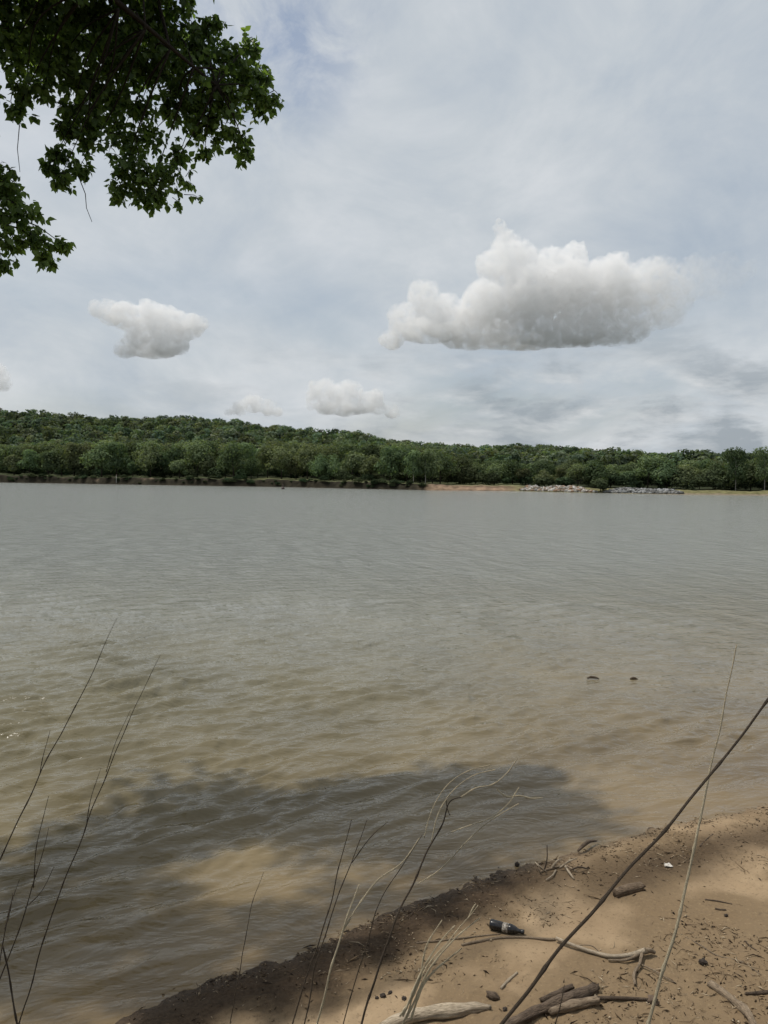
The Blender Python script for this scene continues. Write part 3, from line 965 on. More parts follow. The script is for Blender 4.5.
# ------------------------------------------------------------------ overhanging tree
def leaf_cluster_mesh(twigs, name, mat, parent, r, size=0.031):
    """twigs: list of (points, leaf count). One mesh of leaf blades."""
    # leaf outline: ovate with a drawn-out tip, folded on the midrib; local x along leaf, y across, z normal
    prof = np.array([[0, 0, 0], [0.18, 0.30, 0.05], [0.48, 0.40, 0.08], [0.78, 0.20, 0.03], [1.12, 0, -0.10], [0.78, -0.20, 0.03], [0.48, -0.40, 0.08], [0.18, -0.30, 0.05], [0.5, 0, 0.0]])
    tri = np.array([[0, 8, 1, 1], [1, 8, 2, 2], [2, 8, 3, 3], [3, 8, 4, 4], [4, 8, 5, 5], [5, 8, 6, 6], [6, 8, 7, 7], [7, 8, 0, 0]])[:, :3]
    P = []; D = []
    for pts, nl in twigs:
        pts = np.array(pts)
        tt = np.sort(r.uniform(0.12, 1.0, nl) ** 0.8)
        idx = np.clip((tt * (len(pts) - 1)).astype(int), 0, len(pts) - 2); fr = tt * (len(pts) - 1) - idx
        P.append(pts[idx] + (pts[idx + 1] - pts[idx]) * fr[:, None])
        D.append(pts[idx + 1] - pts[idx])
    P = np.concatenate(P); D = np.concatenate(D)
    n = len(P)
    D /= np.linalg.norm(D, axis=1, keepdims=True)
    ax = D * 0.35 + r.normal(size=(n, 3)) * 0.6 + np.array([0, 0, -0.75]); ax /= np.linalg.norm(ax, axis=1, keepdims=True)
    up = r.normal(size=(n, 3)) * 0.9 + np.array([0, 0, 0.6]); sd = np.cross(up, ax); sd /= np.linalg.norm(sd, axis=1, keepdims=True)
    nz = np.cross(ax, sd)
    s = size * r.uniform(0.55, 1.5, n)
    P = P + ax * (0.02 * r.uniform(0.4, 1.6, (n, 1)))
    curl = r.uniform(-0.5, 2.2, n)
    V = (P[:, None] + ax[:, None] * prof[None, :, 0:1] * (2.0 * s)[:, None, None]
         + sd[:, None] * prof[None, :, 1:2] * (2.0 * s)[:, None, None]
         + nz[:, None] * prof[None, :, 2:3] * (2.0 * s * curl)[:, None, None])
    Fc = (tri[None] + (np.arange(n) * len(prof))[:, None, None]).reshape(-1, 3)
    me = np_mesh(name, V.reshape(-1, 3), Fc, smooth=False)
    return link_mesh(name, me, mat, parent)


def bank_tree():
    r = np.random.default_rng(21)
    root = empty('tree', (0, 0, 0))
    tag(root, 'near leafy tree whose dark branches hang over the water at top left', 'tree')
    vis = [(20, 15, 42, 8.6), (70, 20, 42, 8.8), (120, 25, 42, 9.0), (170, 30, 34, 9.2), (203, 48, 26, 9.2), (232, 66, 28, 9.3), (252, 88, 22, 9.3), (268, 100, 13, 9.3), (225, 98, 26, 9.1),
           (190, 85, 30, 9.0), (236, 138, 12, 9.2), (246, 150, 8, 9.2), (208, 128, 20, 9.1), (150, 62, 34, 8.9), (110, 55, 30, 8.7), (60, 58, 30, 8.5), (14, 45, 30, 8.3), (85, 85, 24, 8.6), (110, 100, 26, 8.7),
           (122, 132, 20, 8.7), (130, 165, 22, 8.7), (166, 176, 22, 8.8), (150, 192, 16, 8.8), (118, 192, 12, 8.7), (180, 152, 12, 8.9), (60, 152, 9, 8.4), (66, 126, 10, 8.4), (72, 110, 14, 8.5), (80, 166, 9, 8.5), (86, 140, 12, 8.5), (150, 135, 14, 8.8), (205, 150, 7, 9.0), (60, 178, 11, 8.4), (50, 165, 7, 8.4), (90, 118, 13, 8.5),
           (18, 108, 10, 8.2), (26, 90, 12, 8.2), (45, 85, 12, 8.3), (195, 112, 18, 9.0), (175, 108, 15, 9.0),
           (140, 105, 16, 8.8), (8, 195, 18, 7.9), (18, 215, 18, 7.9), (34, 238, 13, 7.9), (6, 238, 16, 7.8), (62, 244, 6, 8.0), (44, 256, 9, 7.9), (0, 175, 14, 7.8), (2, 262, 7, 7.9), (250, 45, 9, 9.3), (210, 22, 9, 9.2)]
    hid = [(20, -50, 50, 8.2), (90, -45, 50, 8.5), (155, -35, 42, 8.8), (60, -110, 55, 8.0), (130, -95, 50, 8.3), (195, -60, 35, 8.8), (-50, 0, 50, 8.3), (-60, 80, 45, 8.0), (-50, -80, 55, 8.0), (-45, 200, 35, 7.8),
           (-60, 140, 35, 7.9), (-120, 30, 55, 7.8), (-130, 120, 50, 7.6), (170, -130, 50, 8.4)]
    clumps = []
    for px, py, pr, y in vis + hid:
        p = at(px, py, y); clumps.append((np.array(p[:]), pr * y / F, 1.0))
    # the rest of the crown, above and left of the picture: its shade lies on the water and the sand
    shade = [(560, 790, 0.62), (520, 830, 0.6), (470, 800, 0.55), (430, 850, 0.5), (500, 870, 0.45), (230, 800, 0.75), (160, 830, 0.7), (90, 860, 0.7), 
             (40, 930, 0.6), (130, 920, 0.55), (330, 960, 0.45), (400, 900, 0.45), (300, 1000, 0.45), (420, 960, 0.35), (200, 985, 0.45), (150, 955, 0.5), (60, 965, 0.5), (20, 880, 0.5), (330, 920, 0.35), (195, 925, 0.4), (165, 885, 0.45), (185, 850, 0.4), (205, 890, 0.25), (245, 935, 0.4), (295, 920, 0.3), (95, 920, 0.5), (220, 975, 0.4), (420, 800, 0.4), (100, 990, 0.5), (470, 905, 0.4), (250, 1010, 0.45)]
    for px, py, rad in shade:
        g = on_z(px, py)
        z = 8.2
        for _ in range(30):
            p = np.array([g.x - 0.4625 * z, g.y + 0.1125 * z, z])
            v = Vector(p) - EYE
            f_ = v.dot(FWD); qx = 384 + F * v.dot(RT) / f_; qy = 512 - F * v.dot(UP) / f_
            rr_ = rad * F / f_
            if qy < -rr_ * 1.15 or qx < -rr_ * 1.2: break
            z += 0.25
        if z > 12.5: continue
        clumps.append((p, rad * 0.9, 0.8))
    twigs = []
    wood = MB()
    # trunk and main limbs
    base = Vector((-4.6, 1.0, 0)); base.z = gz(base.x, base.y) - 0.25
    fork = Vector((-4.9, 2.6, 4.2))
    wood.tube([base, base.lerp(fork, 0.15) + Vector((-0.05, 0, 0.1)), base.lerp(fork, 0.55) + Vector((0.1, -0.1, 0)), fork], [0.36, 0.27, 0.23, 0.2], 14, 0.12, 1.5, 3, sub=0.15)
    nodes = [np.array(fork[:])]
    limbs = [((-4.6, 5.0, 7.2), (-3.4, 7.2, 8.4), (-2.0, 8.8, 7.9)), ((-5.2, 5.0, 6.0), (-4.9, 6.8, 6.6), (-4.1, 7.9, 6.0)), ((-5.4, 4.2, 7.6), (-4.4, 5.4, 9.2), (-2.8, 6.4, 9.6)), ((-5.8, 4.2, 6.8), (-6.2, 6.4, 8.2), (-5.4, 8.6, 8.6))]
    lp = []
    for L in limbs:
        pts = [fork] + [Vector(q) for q in L]
        wood.tube(pts, [0.12, 0.07, 0.04, 0.015], 9, 0.1, 2, 5, sub=0.2)
        P = np.array([p[:] for p in pts])
        for k in range(3):
            for f_ in np.linspace(0, 1, 8): lp.append(P[k] * (1 - f_) + P[k + 1] * f_)
    lp = np.array(lp)
    for c, rad, dens in clumps:
        dd = np.linalg.norm(lp - c, axis=1) + np.where(lp[:, 2] < c[2] - 0.2, 1.0, 0.0)
        s0 = lp[np.argmin(dd)]
        mid = (s0 + c) / 2 + r.normal(size=3) * 0.06 * np.linalg.norm(c - s0) + np.array([0, 0, 0.08])
        wood.tube([Vector(s0), Vector(mid), Vector(c)], [0.013, 0.008, 0.003], 5, sub=0.15)
        nt = int(12 + 108 * (rad / 0.5) ** 1.6 * dens)
        for i in range(nt):
            d = r.normal(size=3); d /= np.linalg.norm(d)
            st = c + r.normal(size=3) * rad * 0.38
            ln = rad * r.uniform(0.3, 0.85)
            p0 = st; p1 = st + d * ln * 0.55; p2 = st + d * ln + np.array([0, 0, -0.22 * ln])
            twigs.append(([p0, p1, p2], max(6, int(ln / 0.020))))
            if i % 2 == 0: wood.tube([Vector(p0), Vector(p1), Vector(p2)], [0.005, 0.004, 0.002], 4, cap=False)
    # bare trailing shoots
    for a, b, y in (((78, 175), (92, 222), 8.5), ((16, 95), (20, 172), 8.2), ((8, 80), (14, 110), 8.2)):
        p, q = at(*a, y), at(*b, y)
        wood.tube([p, p.lerp(q, 0.4) + Vector((0.02, 0, 0)), p.lerp(q, 0.7) - Vector((0.015, 0, 0)), q], [0.006, 0.005, 0.004, 0.003], 5)
    wood.build('trunk', M['bark'], root)
    leaf_cluster_mesh(twigs, 'crown', M['leaf'], root, r)
    print('twigs', len(twigs))


bank_tree()


# ------------------------------------------------------------------ driftwood and litter on the sand
def log_obj(name, pts, rad, mat, label, cat, rough=0.18, freq=7, sides=14, seed=0, sub=0.012, flat=1.0, jag=True, tag_it=True, parent=None):
    """pts: pixels (lying on the sand) or (px, py, lift)"""
    P = []
    for p, r_ in zip(pts, rad):
        lift = p[2] if len(p) > 2 else r_ * 0.72
        P.append(on_ground(p[0], p[1], lift))
    c = sum(P, Vector()) / len(P)
    c.z = min(p.z for p in P)
    P = [p - c for p in P]
    mb = MB(); mb.tube(P, list(rad), sides, rough, freq, seed, flat, sub=sub)
    if jag:   # broken, uneven ends
        n = (len(mb.v) - 2) // sides
        for e, ring in ((0, 0), (1, n - 1)):
            ax = (P[1] - P[0]).normalized() if e == 0 else (P[-1] - P[-2]).normalized()
            rr = random.Random(seed * 7 + e)
            for k in range(sides):
                i = ring * sides + k
                mb.v[i] = (Vector(mb.v[i]) + ax * rr.uniform(-0.6, 0.7) * rad[0 if e == 0 else -1])[:]
    o = mb.build(name, mat, parent)
    if parent is None: o.location = c
    if tag_it: tag(o, label, cat)
    return o, c


log_obj('driftwood_log', [(372, 1034), (410, 1017), (450, 1011), (478, 1007.5), (490, 1007)], [0.036, 0.040, 0.036, 0.028, 0.016], M['drift_pale'],
        'smooth pale driftwood log at the bottom edge of the sand', 'log', 0.24, 9, 20, 2)
log_obj('log_chunk', [(614.5, 894), (627, 889.5), (641, 886.5)], [0.036, 0.039, 0.036], M['drift_bark'], 'short round log chunk lying alone on the sand', 'log', 0.06, 9, 16, 5)
log_obj('driftwood_stick', [(502, 1030), (530, 1014.5), (565, 1000), (596, 988)], [0.026, 0.030, 0.031, 0.027], M['drift_dark'], 'thick dark weathered stick in the pile by the pale log', 'stick', 0.34, 11, 18, 8)
log_obj('driftwood_stick', [(550, 1012, 0.03), (573, 1005, 0.03), (598, 1000, 0.028)], [0.016, 0.025, 0.021], M['drift_tan'], 'short pale brown stick with a broken end, lying on the dark pile', 'stick', 0.36, 12, 16, 9)
log_obj('driftwood_stick', [(590, 999, 0.02), (615, 998, 0.016), (640, 999, 0.014), (656, 1000, 0.014)], [0.012, 0.011, 0.010, 0.008], M['drift_dark'], 'thin straight dark stick pointing right to a round stone', 'stick', 0.12, 10, 8, 10)
log_obj('driftwood_stick', [(541, 1001), (556, 994), (572, 986.5)], [0.016, 0.018, 0.014], M['drift_dark'], 'short dark stick lying behind the thick dark stick', 'stick', 0.34, 12, 14, 11)
log_obj('driftwood_stick', [(709, 983), (722, 992), (736, 1003), (748, 1014), (757, 1030)], [0.017, 0.020, 0.020, 0.022, 0.02], M['drift_tan'], 'crooked tan stick curving out of the bottom right corner', 'stick', 0.34, 12, 14, 12)
log_obj('driftwood_stick', [(501, 988), (509, 980), (517, 973)], [0.008, 0.009, 0.008], M['drift_pale'], 'small straight pale stick lying alone above the pale log', 'stick', 0.15, 10, 8, 13)
log_obj('driftwood_stick', [(746, 994), (758, 993), (775, 991.5)], [0.011, 0.011, 0.010], M['drift_dark'], 'short brown stick at the right edge of the sand', 'stick', 0.15, 10, 8, 14)
log_obj('wood_chip', [(487, 994), (494, 996), (499, 999)], [0.018, 0.026, 0.008], M['drift_dark'], 'stubby dark wood chip just above the pale log', 'wood chip', 0.3, 14, 10, 15)
log_obj('twig', [(705, 899.5), (717, 901), (732, 904)], [0.007, 0.006, 0.004], M['drift_dark'], 'thin dark twig on the open sand, upper of two at the right', 'twig', 0.2, 10, 7, 16)
log_obj('twig', [(715, 908.5), (720, 909.5), (726, 910)], [0.007, 0.007, 0.006], M['drift_dark'], 'stubby dark twig on the open sand, lower of two at the right', 'twig', 0.2, 10, 7, 17)
log_obj('twig', [(685, 937), (700, 945), (716, 955), (742, 962), (761, 975)], [0.004, 0.005, 0.005, 0.005, 0.004], M['drift_tan'], 'long wiry twig winding over the sand at the right', 'twig', 0.1, 10, 6, 18)
log_obj('twig', [(745, 941), (750, 946), (756, 950)], [0.005, 0.005, 0.004], M['drift_dark'], 'tiny dark twig above the long wiry twig', 'twig', 0.1, 10, 6, 19)
log_obj('twig', [(700, 846), (708, 838), (713, 834)], [0.005, 0.005, 0.004], M['drift_dark'], 'dark twig sticking up at the wet edge near the thin reed', 'twig', 0.1, 10, 6, 20)
log_obj('twig', [(416, 943), (446, 940), (480, 936), (500, 934)], [0.005, 0.006, 0.006, 0.005], M['drift_tan'], 'long thin twig lying in front of the dark bottle', 'twig', 0.1, 10, 6, 21)


def forked_branch():
    b, c = log_obj('branch', [(462, 945), (480, 941), (505, 937.5), (555, 939.5)], [0.009, 0.010, 0.010, 0.010], M['drift_tan'], 'long thin curved branch lying beside the dark bottle', 'branch', 0.15, 8, 9, 30)
    o, c = log_obj('branch', [(556, 938, 0.03), (565, 942, 0.03), (590, 951, 0.02), (612, 956.5, 0.02), (630, 955, 0.025), (645, 951, 0.04)], [0.010, 0.012, 0.013, 0.014, 0.016, 0.020], M['drift_pale'],
                   'forked pale branch with a knotted end on the middle of the sand', 'branch', 0.2, 9, 10, 31)

    def fork(pts, rad, seed):
        P = [on_ground(p[0], p[1], p[2]) - c for p in pts]
        mb = MB(); mb.tube(P, rad, 8, 0.18, 9, seed, sub=0.02); mb.build('fork', M['drift_tan'], o)
    fork([(642, 953, 0.03), (640, 963, 0.03), (634, 975, 0.02), (635, 985, 0.012)], [0.012, 0.011, 0.010, 0.009], 1)
    fork([(638, 955, 0.03), (625, 960, 0.02), (608, 960, 0.012)], [0.010, 0.010, 0.006], 2)
    fork([(640, 964, 0.02), (655, 971, 0.015), (670, 980, 0.01), (676, 983, 0.008)], [0.006, 0.005, 0.005, 0.004], 3)
    fork([(645, 951, 0.04), (652, 951, 0.03), (655, 953, 0.02)], [0.018, 0.016, 0.010], 4)
    fork([(600, 953, 0.015), (594, 947, 0.04), (585, 945, 0.03), (575, 946, 0.01)], [0.004, 0.004, 0.003, 0.003], 5)


forked_branch()


def lump(name, px, py, size, mat, label, cat, seed, sx=1.2, sz=0.8):
    p = on_ground(px, py)
    bm = bmesh.new(); bmesh.ops.create_icosphere(bm, subdivisions=3, radius=1)
    for v in bm.verts:
        n = mnoise.noise(v.co * 1.6 + Vector((seed, 0, 0))) * 0.5 + mnoise.noise(v.co * 4 + Vector((seed, 5, 0))) * 0.35
        v.co = v.co * (1 + n); v.co.x *= sx * size; v.co.y *= size; v.co.z *= sz * size
    me = bpy.data.meshes.new(name); bm.to_mesh(me); bm.free()
    me.polygons.foreach_set('use_smooth', np.ones(len(me.polygons), bool))
    o = link_mesh(name, me, mat); o.location = (p.x, p.y, p.z + size * sz * 0.45); o.rotation_euler.z = seed
    tag(o, label, cat)
    return o


def stone_mat(name, a, b):
    t = NT(name); tc = t.add('ShaderNodeTexCoord'); n = t.noise(tc.outputs['Object'], 30, 5, 0.65)
    return t.finish(t.bsdf(t.ramp(n.outputs[0], [(0.3, a), (0.7, b)]), 0.85, 0.25, t.bump(n.outputs[0], 0.006, 0.7)))


M['stone_brown'] = stone_mat('stone_brown', (0.06, 0.043, 0.03), (0.15, 0.11, 0.08))
M['stone_dark'] = stone_mat('stone_dark', (0.02, 0.016, 0.013), (0.055, 0.042, 0.032))
M['stone_tan'] = stone_mat('stone_tan', (0.11, 0.08, 0.045), (0.2, 0.15, 0.09))
lump('pebble', 653, 1003, 0.030, M['stone_brown'], 'round brown stone at the tip of the thin dark stick', 'stone', 1, 1.0, 0.9)
lump('pebble', 600, 989, 0.022, M['stone_tan'], 'flat tan pebble beside the stick pile', 'stone', 2, 1.2, 0.6)
lump('pebble', 703, 963, 0.024, M['stone_dark'], 'dark clod lying on the sand right of the thin reed', 'stone', 3, 1.2, 0.7)
lump('pebble', 726, 916, 0.013, M['stone_dark'], 'small black pebble below the twigs at the right', 'stone', 4, 1.0, 0.8)
lump('pebble', 505, 1010, 0.014, M['stone_dark'], 'small dark pebble right of the pale log', 'stone', 5, 1.0, 0.8)
for i, (x, y, s) in enumerate(((383, 996, 0.015), (390, 993, 0.011), (404, 999, 0.014), (377, 998, 0.009))):
    o = lump('clod', x, y, s, M['stone_dark'], 'dark clod in the cluster on the sand above the pale log', 'clod', 6.3 + i, 1.3, 0.7)
    tag(o, group='clods above the pale log')


def crumpled_litter(px, py):
    p = on_ground(px, py)
    bm = bmesh.new(); bmesh.ops.create_grid(bm, x_segments=10, y_segments=8, size=0.032)
    for v in bm.verts:
        n = mnoise.noise_vector(v.co * 45)
        v.co = Vector((v.co.x, v.co.y * 0.7, 0.018)) + n * 0.016
    me = bpy.data.meshes.new('scrap'); bm.to_mesh(me); bm.free()
    t = NT('scrap_white'); o = link_mesh('scrap', me, t.finish(t.bsdf((0.50, 0.47, 0.42), 0.7, 0.2)))
    o.location = (p.x, p.y, p.z + 0.002)
    tag(o, 'small crumpled white scrap on the damp sand', 'litter')


crumpled_litter(668, 867)


def bottle():
    p0, p1 = on_ground(490, 929), on_ground(524, 935.5)
    ax = (p1 - p0); L = ax.length; c = (p0 + p1) / 2
    root = empty('bottle', c)
    yaw = math.atan2(ax.y, ax.x)
    root.rotation_euler = (0.5, 0, yaw)
    root.location.z = gz(c.x, c.y) + 0.034
    rb = 0.034
    prof = [(-0.5, 0.0), (-0.5, 0.8), (-0.485, 0.97), (-0.44, 1.0), (-0.18, 1.0), (-0.165, 0.94), (0.06, 0.94), (0.075, 1.0), (0.14, 0.97), (0.24, 0.78), (0.33, 0.46), (0.36, 0.40), (0.42, 0.39), (0.42, 0.0)]

    def lathe(pr, name, mat, parent):
        mb = MB(); mb.tube([(x * L, 0, 0) for x, r_ in pr], [max(r_, 0.001) * rb for x, r_ in pr], 28, cap=False)
        return mb.build(name, mat, parent)
    t = NT('bottle_black'); tc = t.add('ShaderNodeTexCoord'); n = t.noise(tc.outputs['Object'], 40, 4)
    lathe(prof, 'body', t.finish(t.bsdf(t.ramp(n.outputs[0], [(0.4, (0.006, 0.006, 0.007)), (0.75, (0.03, 0.026, 0.022))]), 0.25, 0.5)), root)
    t = NT('bottle_label'); tc = t.add('ShaderNodeTexCoord'); n = t.noise(tc.outputs['Object'], 60, 4)
    lathe([(-0.12, 0.95), (-0.119, 0.97), (0.045, 0.97), (0.046, 0.95)], 'label', t.finish(t.bsdf(t.ramp(n.outputs[0], [(0.42, (0.10, 0.08, 0.06)), (0.58, (0.36, 0.33, 0.28))]), 0.4, 0.4)), root)
    t = NT('bottle_cap')
    lathe([(0.405, 0.0), (0.405, 0.46), (0.41, 0.49), (0.49, 0.49), (0.5, 0.45), (0.5, 0.0)], 'cap', t.finish(t.bsdf((0.008, 0.008, 0.009), 0.4, 0.5)), root)
    tag(root, 'black plastic bottle with a worn pale label lying on the sand', 'bottle')


bottle()


def floats():
    for px, py, w, lb in ((593, 677, 12, 'floating dark stick on the water, left of two'), (634, 678, 8, 'floating dark stick on the water, right and smaller of two')):
        a, b = on_z(px - w / 2, py, 0.02), on_z(px + w / 2, py + 0.4, 0.02)
        c = (a + b) / 2
        mb = MB(); mb.tube([a - c + Vector((0, 0, -0.02)), (a - c) * 0.3, (b - c) * 0.4 - Vector((0, 0, 0.004)), b - c - Vector((0, 0, 0.02))], [0.010, 0.024, 0.02, 0.008], 9, 0.3, 9, px, sub=0.02)
        o = mb.build('floating_stick', M['stone_dark'] if False else M['stem_dark'], None); o.location = c
        tag(o, lb, 'stick')


floats()


def root_tangle():
    """driftwood roots washed up at the water's edge"""
    o, c = log_obj('driftwood_root', [(541, 872), (553, 868), (565, 866), (577, 872)], [0.010, 0.012, 0.011, 0.006], M['drift_tan'], 'tangle of pale driftwood roots washed up at the waterline', 'driftwood', 0.2, 9, 8, 41)
    rr = random.Random(9)

    def br(pts, rad, sd, mat='drift_pale'):
        P = [on_ground(p[0], p[1], p[2]) - c for p in pts]
        mb = MB(); mb.tube(P, [q * 1.35 for q in rad], 7, 0.25, 10, sd, sub=0.02); mb.build('root', M[mat], o)
    br([(552, 868, 0.01), (556, 862, 0.06), (562, 859, 0.05)], [0.008, 0.006, 0.004], 1, 'drift_pale')
    br([(565, 866, 0.02), (569, 872, 0.03), (574, 879, 0.01)], [0.009, 0.007, 0.005], 2, 'drift_pale')
    br([(544, 871, 0.02), (547, 859, 0.12), (547, 845, 0.22)], [0.006, 0.005, 0.003], 3, 'stem_brown')
    br([(546, 872, 0.02), (539, 866, 0.08), (535, 862, 0.06)], [0.006, 0.005, 0.003], 4)
    br([(560, 868, 0.02), (568, 862, 0.08), (577, 858, 0.09)], [0.007, 0.006, 0.003], 5)
    br([(570, 870, 0.02), (580, 867, 0.04), (588, 869, 0.01)], [0.006, 0.005, 0.004], 6, 'stem_brown')
    br([(556, 870, 0.01), (552, 876, 0.02), (546, 880, 0.01)], [0.005, 0.005, 0.003], 7, 'drift_pale')
    log_obj('driftwood_stick', [(578, 851, 0.03), (584, 845, 0.06), (590, 841.5, 0.05), (597, 841, 0.03)], [0.008, 0.018, 0.012, 0.005], M['drift_dark'], 'black rotten wood piece standing out of the waterline debris', 'driftwood', 0.3, 12, 10, 44)
    lump('clod', 517, 866, 0.02, M['stone_dark'], 'lone black clod in the shallow water by the roots', 'clod', 3.3, 1.0, 1.2)


root_tangle()


def scatter_litter():
    """twig bits, bark crumbs and leaf bits strewn over the sand: one loose mass"""
    r = np.random.default_rng(12)
    n = 130000
    X = r.uniform(-3.5, 6.5, n); Y = r.uniform(2.8, 8.8, n)
    d = shore_dist(X, Y)
    wrack = np.exp(-((d - 0.06 - 0.10 * perlin(X * 2, Y * 2) - 0.04 * perlin(X * 7, Y * 7)) / 0.10) ** 2) * 1.0 + 0.45 * np.exp(-((d - 0.45) / 0.22) ** 2)
    clump = sstep(0.0, 0.5, fbm(X * 1.3 + 70, Y * 1.3, 3) + 0.55 * sstep(0.9, 2.0, d) - 0.04)
    prob = np.clip(1.0 * wrack * (0.25 + 1.1 * sstep(-0.15, 0.4, fbm(X * 2.1, Y * 2.1 + 30, 3))) + 0.5 * clump ** 1.4 + 0.02, 0, 1) * (d > -0.12)
    keep = r.random(n) < prob
    X, Y, d = X[keep], Y[keep], d[keep]
    Z = ground_z(X, Y)
    n = len(X)
    th = r.uniform(0, 6.28, n)
    L = np.exp(r.normal(math.log(0.015), 0.7, n)); L = np.clip(L, 0.005, 0.15); W = np.clip(0.0019 * np.exp(r.normal(0, 0.5, n)), 0.001, 0.006)
    chunk = r.random(n) < 0.22
    L = np.where(chunk, 0.003 + 0.013 * r.random(n) ** 3, L); W = np.where(chunk, L * r.uniform(0.25, 0.5, n), W)
    dx, dy = np.cos(th), np.sin(th)
    tilt = r.normal(0, 0.16, n)
    bend = r.normal(0, 0.22, n)
    ax = np.stack([dx * L, dy * L, tilt * L], 1); sd = np.stack([-dy * W, dx * W, np.zeros(n)], 1); up = np.stack([np.zeros(n), np.zeros(n), W * 1.3], 1)
    P = np.stack([X, Y, Z + W * 0.6], 1)
    mid = np.stack([-dy * L * bend, dx * L * bend, np.abs(L) * 0.06], 1)
    V = np.stack([P - ax, P - sd + mid, P + up * 1.6 + mid, P + sd + mid, P + ax], 1)
    base = (np.arange(n) * 5)[:, None]
    Fc = np.concatenate([base + np.array([q]) for q in ((0, 1, 2), (0, 2, 3), (1, 4, 2), (2, 4, 3), (0, 3, 1), (1, 3, 4))])
    me = np_mesh('litter', V.reshape(-1, 3), Fc, smooth=False)
    t = NT('litter_brown'); ge = t.add('ShaderNodeNewGeometry')
    c = t.ramp(ge.outputs['Random Per Island'], [(0.0, (0.02, 0.014, 0.010)), (0.35, (0.07, 0.048, 0.030)), (0.75, (0.21, 0.15, 0.09)), (1.0, (0.46, 0.38, 0.27))])
    o = link_mesh('litter', me, t.finish(t.bsdf(c, 0.9, 0.15)))
    tag(o, 'brown twig and leaf litter strewn along the waterline and sand', 'litter', kind='stuff')


scatter_litter()


# ------------------------------------------------------------------ dry stems on the bank
def stem(name, pts, rad, mat, label, cat, branches=(), group=None, nodes=0, root=True):
    """pts: (px, py, forward distance) from low to high; the stalk is carried on down to the ground"""
    P = [at(*p) for p in pts]
    if root:
        d = (P[0] - P[1]).normalized()
        if d.z > -0.35: d = (d + Vector((0, 0, -0.6))).normalized()
        q = P[0].copy(); low = []
        for i in range(80):
            q = q + d * 0.04
            d = (d + Vector((0, 0, -0.012))).normalized()
            g = gz(q.x, q.y)
            low.append(q.copy())
            if q.z < g - 0.03: break
        P0 = low[-1]
        P = [P0] + [low[len(low) // 2]] + P if len(low) > 2 else [P0] + P
        rad = [rad[0] * 1.15] * (len(P) - len(pts)) + list(rad)
    rad = [max(x * 1.3, 1.5 * mm) for x in rad] if mat == 'stem_pale' else [x * (1.15 if name == 'dry_weed' else 0.8 if P[1].y > 1.6 else 0.66) for x in rad]
    c = P[0].copy()
    P = [p - c for p in P]
    mb = MB(); mb.tube(P, list(rad), 8, 0.04, 9, pts[0][0] * 0.37, sub=0.012, joint=0.16, kink=0.007)
    o = mb.build(name, M[mat], None); o.location = c
    tag(o, label, cat, group)
    for bp, br, bm_ in branches:
        Q = [at(*p) - c for p in bp]
        br = [max(x * 2.0, 1.7 * mm) for x in br] if bm_ == 'stem_pale' else [x * 1.1 for x in br]
        mb = MB(); mb.tube(Q, br, 6, 0.04, 9, bp[0][0] * 0.37, sub=0.012, joint=0.08, kink=0.004); mb.build('twig', M[bm_], o)
    return o


mm = 0.001
stem('dry_stalk', [(-30, 930, 2.2), (0, 860, 2.2), (38, 778, 2.25), (80, 698, 2.3), (117, 618, 2.35)], [2.6 * mm, 2.5 * mm, 2.2 * mm, 1.7 * mm, 0.7 * mm], 'stem_dark', 'long dark dry stalk leaning right at the left edge, tip over open water', 'stalk',
     [([(40, 775, 2.25), (43, 757, 2.26), (50, 730, 2.27)], [1.2 * mm, 0.9 * mm, 0.5 * mm], 'stem_dark')])
stem('dry_stalk', [(29, 992, 2.2), (55, 905, 2.2), (84, 832, 2.25), (118, 745, 2.3), (161, 655, 2.35)], [2.6 * mm, 2.4 * mm, 2.1 * mm, 1.6 * mm, 0.7 * mm], 'stem_dark', 'long thin dark stalk with short side twigs, right of the one at the left edge', 'stalk',
     [([(87, 822, 2.25), (91, 796, 2.26), (101, 768, 2.27)], [1.1 * mm, 0.9 * mm, 0.5 * mm], 'stem_dark'), ([(107, 772, 2.28), (116, 742, 2.29), (130, 710, 2.3)], [1.0 * mm, 0.8 * mm, 0.4 * mm], 'stem_dark')])
stem('dry_stalk', [(2, 975, 2.0), (20, 930, 2.0), (38, 870, 2.02), (49, 828, 2.05)], [2.3 * mm, 2.0 * mm, 1.6 * mm, 0.8 * mm], 'stem_dark', 'dark forked weed stalk in the lower left corner', 'stalk',
     [([(25, 908, 2.0), (40, 893, 2.0), (54, 867, 2.02)], [1.2 * mm, 1.0 * mm, 0.6 * mm], 'stem_dark'), ([(33, 888, 2.01), (36, 850, 2.02), (49, 796, 2.03)], [1.2 * mm, 1.0 * mm, 0.6 * mm], 'stem_dark')])
stem('dry_stalk', [(-6, 1020, 1.9), (2, 950, 1.9), (8, 915, 1.92), (19, 880, 1.95)], [2.4 * mm, 2.1 * mm, 1.7 * mm, 0.9 * mm], 'stem_brown', 'stout brown stalk leaning against the lower left corner', 'stalk',
     [([(3, 946, 1.9), (10, 985, 1.9), (18, 1024, 1.88), (26, 1060, 1.86)], [1.6 * mm, 1.9 * mm, 2.1 * mm, 2.2 * mm], 'stem_dark'), ([(4, 930, 1.9), (10, 912, 1.92), (13, 893, 1.93)], [1.2 * mm, 1.0 * mm, 0.7 * mm], 'stem_brown')])
stem('dry_stalk', [(244, 948, 3.2), (252, 905, 3.2), (263, 872, 3.22)], [2.2 * mm, 1.8 * mm, 0.9 * mm], 'stem_brown', 'short faint stalk before the sunlit patch of water', 'stalk')
